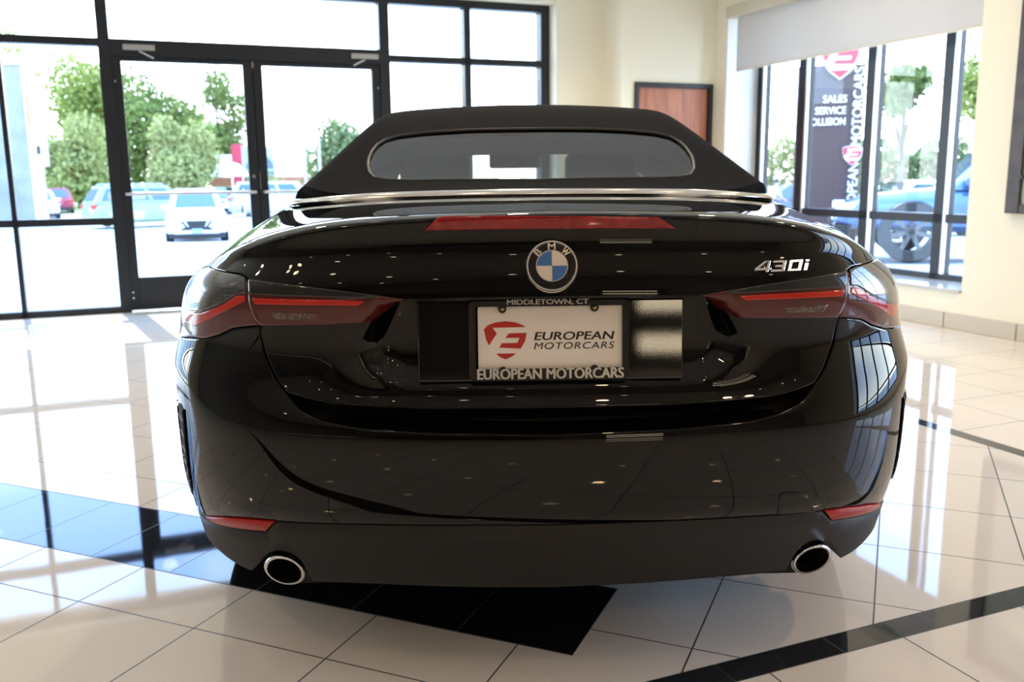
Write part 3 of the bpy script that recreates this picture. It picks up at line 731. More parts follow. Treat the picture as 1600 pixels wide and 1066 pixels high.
# ---- lamps
dk = mat('lamp_mesh', (.05, .052, .055), .22, .5, coat=1)
def brick_mat():
    m = bpy.data.materials.new('lamp_brick'); m.use_nodes = True; t = m.node_tree; b = t.nodes['Principled BSDF']; tc_ = t.nodes.new('ShaderNodeTexCoord'); mp = t.nodes.new('ShaderNodeMapping')
    mp.inputs['Rotation'].default_value = (R(90), 0, 0); br = t.nodes.new('ShaderNodeTexBrick'); br.inputs['Scale'].default_value = 1; br.inputs['Brick Width'].default_value = .022; br.inputs['Row Height'].default_value = .0085; br.inputs['Mortar Size'].default_value = .0007
    br.inputs['Color1'].default_value = (.05, .052, .055, 1); br.inputs['Color2'].default_value = (.10, .10, .105, 1); br.inputs['Mortar'].default_value = (.006, .006, .006, 1)
    t.links.new(tc_.outputs['Object'], mp.inputs[0]); t.links.new(mp.outputs[0], br.inputs[0]); t.links.new(br.outputs[0], b.inputs['Base Color']); b.inputs['Roughness'].default_value = .18; b.inputs['Coat Weight'].default_value = 1; b.inputs['Metallic'].default_value = .4
    return m
brick = brick_mat()
clear_white = mat('reverse_lens', (.16, .10, .085), .25, coat=1, spec=.1, vary=(160, (.055, .03, .028)))
lamp_out_uv = [(-4.85, 7.80), (-5.02, 8.1), (-4.98, 9.0), (-4.86, 10.0), (-4.70, 11.05), (-4.60, 11.12)]
outer_poly = Q['lamp_bot'][:-1]+[(-4.4, 7.90)]+lamp_out_uv+Q['lamp_top'][::-1][1:]+[(-2.72, 9.5), (-2.60, 9.0)]
outer_poly = Q['lamp_bot'][:-1]+[(-4.4, 7.90)]+lamp_out_uv+Q['lamp_top'][::-1][1:]+[(-2.74, 9.6), (-2.66, 9.1), (-2.585, 8.62)]
for sgn in (1, -1):
    f = (lambda P: list(P)) if sgn > 0 else mir
    tl = body_panel('tail_light', f(outer_poly), red_lens, off=.003, step=.010, flange=.02, gap=.002, rim=.006)
    body_panel('smoked_lens', f(Q['smoke_o']), brick, tl, off=.0045, step=.009, flange=.003, gap=.001, rim=.003)
    body_panel('light_bar', f(Q['band_o']), red_bar, tl, off=.0042, step=.007, flange=.003, gap=.0005, rim=.002)
    il = body_panel('inner_tail_light', f(Q['inner_lamp']), red_lens, lid=True, off=.004, step=.010, flange=.010, gap=.001, rim=.005)
    body_panel('smoked_lens', f(Q['inner_smoke']), smoke, il, lid=True, off=.0055, step=.008, flange=.003, gap=.0005, rim=.003)
    body_panel('light_bar', f(Q['inner_line']), red_bar, il, lid=True, off=.0055, step=.006, flange=.003, gap=.0002, rim=.002)
    body_panel('reverse_light', f(Q['reverse']), clear_white, il, lid=True, off=.0055, step=.007, flange=.003, gap=.0002, rim=.002)
b3 = Q['brake3']
body_panel('brake_light', b3, mat('brake_red', (.36, .008, .010), .12, coat=1, vary=(55, (.24, .004, .006)), spec=.1), lid=True, off=.004, step=.007, flange=.008, gap=.0005, rim=.003)

# ---- flanks, doors, bonnet, nose
def strip(u0, u1, v0, v1, nn=8):
    a = [(u0+(u1-u0)*i/nn, v0) for i in range(nn)]; b = [(u1, v0+(v1-v0)*i/nn) for i in range(nn)]
    c = [(u1+(u0-u1)*i/nn, v1) for i in range(nn)]; d = [(u0, v1+(v0-v1)*i/nn) for i in range(nn)]; return a+b+c+d
ar = [(-u, v) for u, v in Q['arch_r']][1:-1]; af = [(-u, v) for u, v in Q['arch_f']][1:-1]
rear_f = [(-5.02, 7.75), (-5.15, 7.74), (-5.62, 6.9)]+[p for p in ar if p[1] > 5.0]+[(-7.75, 3.8), (-7.75, 1.9), (-7.85, .6), (-8.45, .6), (-8.55, 8), (-8.6, 15.86), (-7, 15.86), (-5.8, 15.86), (-4.9, 15.86), (-4.95, 15.3), (-4.95, 14.2), (-4.9, 13.0), (-4.80, 11.9), (-4.72, 11.12), (-4.88, 10.0), (-5.0, 9.0), (-5.04, 8.1)]
front_f = [(-10.1, .6)]+[p for p in af]+[(-12.5, 3.0), (-12.45, 8), (-12.35, 11.5), (-11.3, 12.6), (-10.1, 13.4)]
front_f = [(-10.1, .6), (-10.75, .6), (-10.82, 2.118)]+[p for p in af if 2.2 < p[1]]+[(-12.35, 4.2), (-12.45, 8), (-12.35, 11.5), (-11.3, 12.6), (-10.1, 13.4)]
door = [(-8.48, .9), (-9.3, .9), (-10.07, .9), (-10.05, 8), (-10.05, 15.86), (-9.3, 15.86), (-8.6, 15.86), (-8.56, 8)]
sill = [(-7.85, .0), (-10.7, .0), (-10.75, .55), (-10.1, .55), (-8.45, .55), (-7.85, .55)]
for sgn in (1, -1):
    f = (lambda P: list(P)) if sgn > 0 else mir
    body_panel('rear_fender', f(rear_f), paint, step=.03, rim=.008)
    dr = body_panel('side_door', f(door), paint, step=.04, rim=.006)
    body_panel('front_fender', f(front_f), paint, step=.03, rim=.006)
    body_panel('sill_skirt', f(sill), plastic, step=.04, rim=.006)
    hm = MB(); p = S(np.array(-8.85*sgn), np.array(10.2)); n_, _, _ = SN(np.array(-8.85*sgn), np.array(10.2))
    hm.tube([tuple(p+n_*.005), tuple(p+n_*.03+np.array([0, .03, 0])), tuple(p+n_*.03+np.array([0, .17, 0])), tuple(p+n_*.005+np.array([0, .2, 0]))], .012, 8); hm.build('door_handle', paint, dr, smooth=True)
half_n = [(-15, .1), (-13.5, .1), (-12.5, .6), (-12.35, 2.1), (-12.3, 4.1), (-12.48, 8), (-12.4, 10.9), (-13, 11), (-14, 11), (-15, 11)]
s0, n0 = bp_()
# nose: its domain runs over the seam u=±15, so it is built per half and joined by position
for sgn in (1, -1):
    f = (lambda P: list(P)) if sgn > 0 else mir
    nb = body_panel('front_bumper', f([(max(u, -14.98), v) for u, v in half_n]), paint, step=.03, gap=.0005)
    body_panel('grille', f([(-14.95, 3.2), (-14.35, 3.2), (-14.35, 9.6), (-14.95, 9.6)]), gloss_black, nb, off=.004, step=.02)
    body_panel('headlight', f([(-13.9, 8.2), (-12.7, 8.2), (-12.6, 9.9), (-13.9, 9.7)]), mat('headlight_lens', (.5, .52, .55), .1, .3, coat=1), nb, off=.004, step=.02)
    body_panel('bonnet', f([(-14.98, 11.15), (-14, 11.15), (-13, 11.15), (-12.35, 11.65), (-11.3, 12.75), (-10.1, 13.55), (-10.2, 15.86), (-11.5, 15.86), (-13, 15.86), (-14.98, 15.86)]), paint, step=.03, gap=.0005)

# ---- wheels
def wheel(x, y, side):
    w_ = empty('wheel', (x, y, .335), 0, car)
    t = MB(); W2 = .122
    prof = [(.225, -W2+.01), (.25, -W2), (.30, -W2), (.322, -W2+.012), (.333, -W2+.03), (.335, -.085), (.329, -.083), (.329, -.073), (.335, -.071), (.335, -.03), (.329, -.028), (.329, -.018), (.335, -.016), (.335, .016), (.329, .018), (.329, .028), (.335, .03), (.335, .071), (.329, .073), (.329, .083), (.335, .085), (.333, W2-.03), (.322, W2-.012), (.30, W2), (.25, W2), (.225, W2-.01)]
    t.lathe(prof, axis='x', n=64)
    for k in range(60):           # shoulder tread blocks
        a = 2*math.pi*k/60
        for s_ in (-1, 1):
            M_ = Matrix.Rotation(a, 4, 'X') @ Matrix.Translation((s_*(W2-.042), 0, .331)); t.box(-.012, .012, -.010, .010, -.006, .003, M_)
    t.build('tire', rubber, w_, smooth=True, angle=30)
    r = MB().lathe([(.226, -.10), (.232, -.112), (.226, .10), (.232, .112), (.215, .105), (.205, .02), (.20, -.10), (.226, -.10)], axis='x', n=48)
    r.lathe([(.0005, .075*side), (.06, .075*side), (.065, .04*side)], axis='x', n=24)
    for k in range(10):
        a = 2*math.pi*k/10
        M_ = Matrix.Rotation(a, 4, 'X'); sx = sorted((.045*side, .085*side)); r.box(sx[0], sx[1], -.018, .018, .05, .215, M_)
    r.build('rim', alloy, w_, smooth=True, angle=35)
    MB().lathe([(.06, -.02), (.165, -.02), (.165, .01), (.06, .01)], axis='x', n=32).build('brake_disc', steel, w_)
for sx in (-1, 1):
    wheel(sx*.815, 1.03, sx); wheel(sx*.80, 3.88, sx)

# ---- exhaust tips
def exhaust(sx):
    ex = empty('exhaust_tip', (sx*.598, .165, .262), 0, car)
    nrm = Vector((sx*.16, -.86, -.50)).normalized(); rt_, ri = .047, .037
    def pt(q, r, back):     # slash-cut: along -y to the cut plane, then back along the pipe
        x, z = r*math.cos(q), r*math.sin(q); y = -(nrm.x*x+nrm.z*z)/nrm.y
        return (x, y+back, z)
    def ring(r, back): return [pt(2*math.pi*k/48, r, back) for k in range(48)]
    MB().rings([ring(rt_-.001, .16), ring(rt_, .012), ring(rt_, .0), ring(rt_-.003, -.004), ring(ri+.003, -.004), ring(ri, .002), ring(ri, .012)]).build('chrome_rim', chrome, ex, smooth=True, angle=60)
    MB().rings([ring(ri+.001, .004), ring(ri-.001, .02), ring(ri-.002, .16), ring(.0005, .161)]).build('pipe_bore', dark, ex, smooth=True)
exhaust(-1); exhaust(1)

# ---- chrome strip round the foot of the soft top
def ring16(us):
    return S(us, np.full(len(us), NV-1e-6))
us = np.linspace(-5.55, 5.55, 140); C_ = ring16(us); rs = []
for i in range(len(us)):
    t = C_[min(i+1, len(us)-1)]-C_[max(i-1, 0)]; t /= np.linalg.norm(t); o_ = np.array([t[1], -t[0], 0]); o_ /= np.linalg.norm(o_); up = np.cross(o_, t)*-1
    if up[2] < 0: up = -up
    h = .011*(1 if 4 < i < 135 else max(.25, min(i, 139-i)/5)); w_ = .016; P = C_[i]+o_*.004+np.array([0, 0, .004])
    rs.append([tuple(P+o_*x*w_+up*y*h) for x, y in ((-1, -.6), (.7, -.75), (1., -.2), (.9, .3), (.35, .85), (-.4, 1.), (-1, .9))])
MB().rings(rs, True, True, True).build('chrome_strip', satin, car, smooth=True, angle=50)

# ---- soft top
win = [(.04, .769), (-.18, .776), (-.335, .787), (-.405, .803), (-.445, .828), (-.465, .873), (-.475, .928), (-.479, .977), (-.475, 1.037), (-.465, 1.085), (-.445, 1.125), (-.405, 1.150), (-.325, 1.166), (-.19, 1.176), (0, 1.180)]
win = [(0, .767)]+win[1:]
win_poly = win+[(-x, y) for x, y in win[1:-1]][::-1]
rg = ring16(np.linspace(0, -7.6, 40))
edge_l = [(float(p[0])+.006*(1 if p[0] < -.05 else 0), float(p[1])+.006) for p in rg if p[1] < 1.75]
top_half = edge_l+[(-.70, 1.78), (-.60, 1.80), (-.515, 1.84), (-.508, 2.1), (-.50, 2.35), (-.485, 2.58), (-.25, 2.62), (0, 2.63)]
top_half[0] = (0, top_half[0][1])
top_poly = top_half+[(-x, y) for x, y in top_half[1:-1]][::-1]
link('soft_top', panel_mesh('soft_top', STP, STN, top_poly, (1, 1), .02, holes=[win_poly], flange=.035, gap=.0, rim=.006, crown=.4), fabric, car)
rw = link('rear_window', panel_mesh('rear_window', STP, STN, win_poly, (1, 1), .02, off=-.006, flange=0, gap=.001, rim=.004, crown=0), tinted, car)
wl = np.array(resample(win_poly, .012, (1, 1))); wp = STP(wl[:, 0], wl[:, 1]); wn, _, _ = STN(wl[:, 0], wl[:, 1]); rs = []
for i in range(len(wp)):
    t = wp[(i+1) % len(wp)]-wp[i-1]; t /= np.linalg.norm(t); s_ = np.cross(wn[i], t)
    rs.append([tuple(wp[i]+s_*a*.0035+wn[i]*b) for a, b in ((-1, -.004), (-1, .001), (0, .0025), (1, .001), (1, -.006))])
MB().rings(rs+[rs[0]], False).build('window_seal', seal, rw, smooth=True)
# windscreen, side glass, pillars
def header(t): x = -.485+.97*t; return np.array([x, 2.60+.03*(1-(x/.485)**2), float(ST(x, 2.6))-.005])
uu = np.linspace(-11.2, -15, 12); cow = np.concatenate([ring16(uu), ring16(-uu[::-1][1:])]); cow = cow[np.argsort(cow[:, 0])]
cx = np.linspace(-.66, .66, 20); cy = np.interp(cx, cow[:, 0], cow[:, 1]); cz = np.interp(cx, cow[:, 0], cow[:, 2])
rs = []
for k in range(9):
    s_ = k/8; rs.append([tuple((1-s_)*np.array([cx[i], cy[i], cz[i]])+s_*header(i/19)+np.array([0, .05, .05])*math.sin(math.pi*s_)*.35) for i in range(20)])
MB().rings(rs, False).build('windscreen', glass_mat('windscreen_glass', (.80, .88, .85)), car, smooth=True)
for sx in (-1, 1):
    a = (sx*.665, float(np.interp(sx*.66, cx, cy)), float(cz[0])); h = header(0 if sx < 0 else 1)
    MB().tube([a, ((a[0]+h[0])/2, (a[1]+h[1])/2+.015, (a[2]+h[2])/2+.02), tuple(h)], .028, 8).build('windscreen_pillar', paint, car, smooth=True)
    bl = ring16(np.linspace(8.35, 10.6, 14)*sx*-1*-1); bl = ring16(np.linspace(8.35, 10.6, 14)*sx)
    tp = [(sx*.515, 1.86, float(ST(.515, 1.86))), (sx*.505, 2.2, float(ST(.505, 2.2))), (sx*.488, 2.57, 1.335)]
    q = np.linspace(0, 1, 14); ty = np.interp(bl[:, 1], [1.86, 2.57, 3.2], [1.86, 2.57, 3.2]); rsg = []
    for k in range(6):
        s_ = k/5; row = []
        for i in range(14):
            y = bl[i, 1]; tx = float(np.interp(y, [1.86, 2.2, 2.57, 3.25], [.515, .505, .488, .66])); tz = float(np.interp(y, [1.86, 2.2, 2.57, 3.25], [tp[0][2], tp[1][2], 1.335, .985]))
            row.append(tuple((1-s_)*bl[i]+s_*np.array([sx*tx, y, max(tz, bl[i, 2]+.004)])))
        rsg.append(row)
    MB().rings(rsg, False).build('side_window', tinted, car, smooth=True)
    mr = MB(); mr.rings([[(sx*(.80+.10*math.cos(q_)*c_), 2.86+d_, 1.02+.075*math.sin(q_)*c_) for q_ in [2*math.pi*k/16 for k in range(16)]] for d_, c_ in ((.0, .92), (.03, 1), (.10, .8), (.14, .35))], True, True, True)
    mr.box(min(sx*.70, sx*.76), max(sx*.70, sx*.76), 2.88, 2.94, .96, .99)
    mm = mr.build('side_mirror', paint, car, smooth=True, angle=50)
# ---- cabin
def seat(x, y, zb, h, w_, head, name):
    s_ = MB().box(x-w_/2, x+w_/2, y-.06, y+.10, zb, zb+h).build(name, inner, car, bevel=.05, seg=4, smooth=True)
    MB().box(x-head/2, x+head/2, y-.06, y+.03, zb+h+.02, zb+h+.19).build('headrest', inner, s_, bevel=.035, seg=4, smooth=True)
seat(-.36, 2.28, .40, .635, .50, .30, 'seat'); seat(.36, 2.28, .40, .635, .50, .30, 'seat')
seat(-.30, 1.50, .45, .46, .46, .22, 'rear_seat'); seat(.30, 1.50, .45, .46, .46, .22, 'rear_seat')
MB().box(-.66, .66, 2.9, 3.25, .70, .945).build('dashboard', inner, car, bevel=.06, seg=4, smooth=True)
MB().tube([(-.36+.18*math.cos(t), 2.78-.05*math.sin(t), .88+.17*math.sin(t)) for t in np.linspace(0, 2*math.pi, 33)], .014, 8, False).build('steering_wheel', inner, car, smooth=True)
mi = MB().box(-.12, .12, 2.54, 2.565, 1.165, 1.235).build('interior_mirror', inner, car, bevel=.012, seg=3)
MB().tube([(0, 2.56, 1.22), (0, 2.60, 1.26)], .012, 8).build('mirror_stem', inner, mi)
hl = MB()
hx = np.linspace(-.56, .56, 21); rows_ = []
for y in np.linspace(1.02, 2.60, 22):
    dr = .022+.075*float(sst((y-1.05)/.9)); w_ = float(np.interp(y, [1.0, 1.35, 1.6, 2.6], [.50, .55, .56, .50]))
    rows_.append([(x/.56*w_, y, min(float(ST(x/.56*w_, y)), 1.36)-dr-.05*(abs(x)/.56)**6) for x in hx])
hl.rings(rows_, False)
for sx in (-1, 1):
    hl.rings([[rows_[i][0 if sx < 0 else -1] for i in range(22)], [(rows_[i][0 if sx < 0 else -1][0]*1.10, rows_[i][0][1], rows_[i][0][2]-(.10 if i < 14 else max(0.0, .10-.02*(i-14)))) for i in range(22)]], False)
hl.build('headliner', mat('headliner_grey', (.035, .034, .033), .9), car, smooth=True)
MB().box(-.50, .50, 2.55, 2.60, 1.245, 1.33).build('windscreen_header', inner, car, bevel=.015)
MB().box(-.60, .60, 1.05, 1.45, .88, .92).build('parcel_shelf', inner, car, bevel=.01)

# ---- writing on the boot lid
def lid_frame(u, v, off=0.0):
    n, du, dv = SN(np.array(float(u)), np.array(float(v)), True); p = S(np.array(float(u)), np.array(float(v)), True)+n*off
    y = -Vector(n); z = Vector((0, 0, 1)); x = y.cross(z).normalized(); z = x.cross(y).normalized()
    return Matrix(((x.x, y.x, z.x, p[0]), (x.y, y.y, z.y, p[1]), (x.z, y.z, z.z, p[2]), (0, 0, 0, 1)))
def local_empty(name, M, parent=car):
    o = empty(name, parent=parent); o.matrix_local = M; return o
white_enamel = mat('white_enamel', (.74, .68, .58), .2, coat=.6); blue_enamel = mat('blue_enamel', (.02, .14, .45), .2, coat=.6)
emb = local_empty('emblem', lid_frame(-.013, 10.02, .002)); ER = .0535
MB().lathe([(ER, .006), (ER, -.006), (ER-.003, -.010), (ER-.006, -.010), (ER-.008, -.006)], axis='y', n=64).build('chrome_ring', chrome, emb, smooth=True, angle=50)
MB().lathe([(.0005, -.006), (ER-.008, -.006), (ER-.008, .004)], axis='y', n=64).build('black_ring', gloss_black, emb)
MB().lathe([(.0320, -.006), (.0320, -.0088), (.0300, -.0088)], axis='y', n=64).build('inner_ring', chrome, emb)
for k, m_e in ((0, white_enamel), (1, blue_enamel), (2, white_enamel), (3, blue_enamel)):
    q0 = k*90; arc = [(.0302*math.cos(R(q0+a)), .0302*math.sin(R(q0+a))) for a in range(0, 91, 6)]
    g = .0006; cx_, cz_ = (g if k in (0, 3) else -g), (g if k in (0, 1) else -g)
    P = [(cx_, cz_)]+[(max(x, g) if k in (0, 3) else min(x, -g), max(z, g) if k in (0, 1) else min(z, -g)) for x, z in arc]
    MB().prism(P, -.0085, -.005, Matrix(((1, 0, 0, 0), (0, 0, 1, 0), (0, 1, 0, 0), (0, 0, 0, 1)))).build('emblem_quadrant', m_e, emb)
MB().box(-.029, .029, -.0087, -.006, -.0005, .0005).box(-.0005, .0005, -.0087, -.006, -.029, .029).build('emblem_cross', chrome, emb)
for ch, deg in (('B', 135), ('M', 90), ('W', 45)):
    o = link('emblem_letter', fit_text(ch, .0145 if ch != 'B' else .0115, .0125, .002, 0, .03), satin, emb)
    rr = .0390; o.matrix_local = Matrix.Translation((rr*math.cos(R(deg)), -.0075, rr*math.sin(R(deg)))) @ Matrix.Rotation(-R(deg-90), 4, 'Y')
MB().box(-.005, .005, -.009, -.005, -.0395, -.0345).build('camera_eye', dark, emb, bevel=.001)
# 430i
bd = local_empty('model_badge', lid_frame(1.973, 10.03, .001))
def stroke_digit(polys, x0, w_, h, name='badge_character'):
    m_ = MB(); sh = .42
    for P in polys:
        pts = [(x0+px_*w_+py_*h*sh, py_*h-h/2) for px_, py_ in P]
        m_.prism(pts, -.005, .002, Matrix(((1, 0, 0, 0), (0, 0, 1, 0), (0, 1, 0, 0), (0, 0, 0, 1))))
    m_.build(name, chrome, bd, bevel=.0007)
T = .24; TV = .20
four = [[(.80, 0), (1.0, 0), (1.0, 1), (.80, 1)], [(0, .18), (1.16, .18), (1.16, .18+TV), (0, .18+TV)], [(0, .38), (.28, .38), (.84, 1), (.56, 1)]]
three = [[(.0, .80), (1, .80), (1, 1), (.0, 1)], [(.22, .40), (1, .40), (1, .60), (.22, .60)], [(0, 0), (1, 0), (1, TV), (0, TV)], [(1-T, 0), (1, 0), (1, 1), (1-T, 1)]]
zero = [[(0, 0), (T, 0), (T, 1), (0, 1)], [(1-T, 0), (1, 0), (1, 1), (1-T, 1)], [(T, 0), (1-T, 0), (1-T, TV), (T, TV)], [(T, 1-TV), (1-T, 1-TV), (1-T, 1), (T, 1)]]
eye = [[(0, 0), (1, 0), (1, .68), (0, .68)], [(0, .80), (1, .80), (1, 1), (0, 1)]]
H_ = .0235
for P, x0, w_ in ((four, -.068, .032), (three, -.030, .031), (zero, .008, .031), (eye, .046, .008)): stroke_digit(P, x0, w_, H_)

# ---- number plate on its textured black carrier
def orange_peel():
    m = mat('textured_gloss_black', (.003, .003, .003), .03, spec=.9); t = m.node_tree; tc_ = t.nodes.new('ShaderNodeTexCoord'); n_ = t.nodes.new('ShaderNodeTexNoise'); n_.inputs['Scale'].default_value = 420; n_.inputs['Detail'].default_value = 2
    q = t.nodes.new('ShaderNodeBump'); q.inputs['Strength'].default_value = .016; q.inputs['Distance'].default_value = .001; t.links.new(tc_.outputs['Object'], n_.inputs['Vector']); t.links.new(n_.outputs[0], q.inputs['Height']); t.links.new(q.outputs[0], t.nodes['Principled BSDF'].inputs['Normal']); return m
pcar = empty('plate_carrier', (-.003, .074, .790), 0, car, rot=(R(-3.6), 0, 0))
MB().box(-.275, .275, 0, .05, -.078, .090).build('carrier_panel', orange_peel(), pcar, bevel=.004)
PC = (-.003, .076, None)
PX = 1/752.0
plate = empty('license_plate', (-.003, .070, .7945), 0, car, rot=(R(-5), 0, 0))
plate_white = mat('plate_cream', (.90, .85, .79), .35); ink = mat('black_ink', (.012, .012, .012), .5); logo_red = mat('logo_red', (.50, .025, .02), .4); silver_ink = mat('silver_letter', (.62, .60, .55), .35, .3)
def pxz(x, y):    # plate millimetres from picture spacing about the plate's centre
    return ((x-862.5)*PX, (533.5-y)*PX)
XZ = Matrix(((1, 0, 0, 0), (0, 0, 1, 0), (0, 1, 0, 0), (0, 0, 0, 1)))
def rrect(x0, x1, z0, z1, r, n=6):
    P = []
    for cx_, cz_, a in ((x1-r, z1-r, 0), (x0+r, z1-r, 90), (x0+r, z0+r, 180), (x1-r, z0+r, 270)):
        P += [(cx_+r*math.cos(R(a+90*k/n)), cz_+r*math.sin(R(a+90*k/n))) for k in range(n+1)]
    return P
MB().prism(rrect(-.150, .150, -.074, .074, .006), -.001, .001, XZ).build('plate_face', plate_white, plate)
x0, z1 = pxz(735.5, 469); x1, z0 = pxz(983, 593.5); ix0, iz1 = pxz(745.5, 478.5); ix1, iz0 = pxz(972.5, 575)
o_, i_ = rrect(x0, x1, z0, z1, .012), rrect(ix0, ix1, iz0, iz1, .003)
MB().rings([[(x, .004, z) for x, z in o_], [(x, -.009, z) for x, z in o_], [(x*.995, -.011, z*.99) for x, z in o_], [(x, -.010, z) for x, z in i_], [(x, -.001, z) for x, z in i_]]).build('plate_frame', plastic, plate)
for sx, sz in ((787.5, 482), (929.5, 481.5), (787.5, 578), (929.5, 577)):
    x, z = pxz(sx, sz); up = sz < 500
    tb = MB().lathe([(.0005, -.0085), (.0085, -.0085), (.0085, -.001)], (x, 0, z), 'y', 20).build('frame_tab', plastic, plate)
    if up: MB().lathe([(.0005, -.0125), (.0042, -.0115), (.005, -.008)], (x, 0, z), 'y', 16).build('screw', mat('brass_screw', (.45, .33, .12), .3, 1), tb, smooth=True)
def plate_text(s, cx_, cy_, w_px, h_px, m, dep, name, y=-.0015, **kw):
    x, z = pxz(cx_, cy_); o = link(name, fit_text(s, w_px*PX, h_px*PX, dep, **kw), m, plate); o.location = (x, y, z); return o
plate_text('MIDDLETOWN, CT', 857.5, 472.3, 125, 9, silver_ink, .002, 'town_text', -.0112, bold=.05)
plate_text('EUROPEAN MOTORCARS', 861, 582.5, 225, 16, silver_ink, .003, 'dealer_text', -.0112, bold=.05)
plate_text('EUROPEAN', 898.5, 525, 121, 12.5, ink, .0006, 'plate_text', shear=.22, bold=.035)
plate_text('MOTORCARS', 898.5, 540.2, 123, 10.5, ink, .0006, 'plate_text', shear=.22, spacing=1.1)
z3 = lambda P: [pxz(660+x/3.8075, 320+y/3.8075) for x, y in P]
lg = MB()
for P in ([(377, 736), (400, 713), (440, 698), (500, 690), (560, 697), (600, 712), (622, 726), (428, 727), (452, 762), (405, 832), (388, 795)],
          [(523, 762), (627, 760), (618, 808), (592, 852), (466, 845), (481, 819), (573, 819), (586, 788), (503, 788)],
          [(447, 881), (563, 881), (535, 901), (502, 915), (470, 901)]):
    lg.prism(z3(P), -.0018, -.0009, XZ)
lg.build('shield_logo', logo_red, plate)

# ================================================================== OUTSIDE
def gz(y): return -.03-.04*min(max(0, y-11), 17)
lot = MB()
ys_ = [8.2, 11, 28, 60, 160]
lot.rings([[(-160, y, gz(y)-.02), (160, y, gz(y)-.02)] for y in ys_], False)
lot.rings([[(5.2, -20, -.05), (160, -20, -.05)], [(5.2, 8.2, -.05), (160, 8.2, -.05)]], False)
S_(lot.build('ground', mat('asphalt', (.36, .36, .37), .85, vary=(.6, (.42, .42, .42)))))
kerb = mat('kerb_grey', (.30, .30, .29), .8)
S_(MB().rings([[(-40, 29.6, gz(29)-.1), (-40, 29.6, gz(29)+.03), (-40, 29.9, gz(29)+.03), (-40, 29.9, gz(29)-.1)], [(-11.5, 27.4, gz(27.4)-.1), (-11.5, 27.4, gz(27.4)+.04), (-11.5, 27.7, gz(27.4)+.04), (-11.5, 27.7, gz(27.4)-.1)]], True, True, True).build('curb_trim', kerb))
grass = mat('verge_grass', (.30, .40, .10), .9, vary=(2, (.42, .48, .16)))
S_(MB().rings([[(-60, 52, gz(50)+.0), (30, 52, gz(50)+.0)], [(-60, 70, gz(50)+.05), (30, 70, gz(50)+.05)]], False).build('verge_ground', grass))

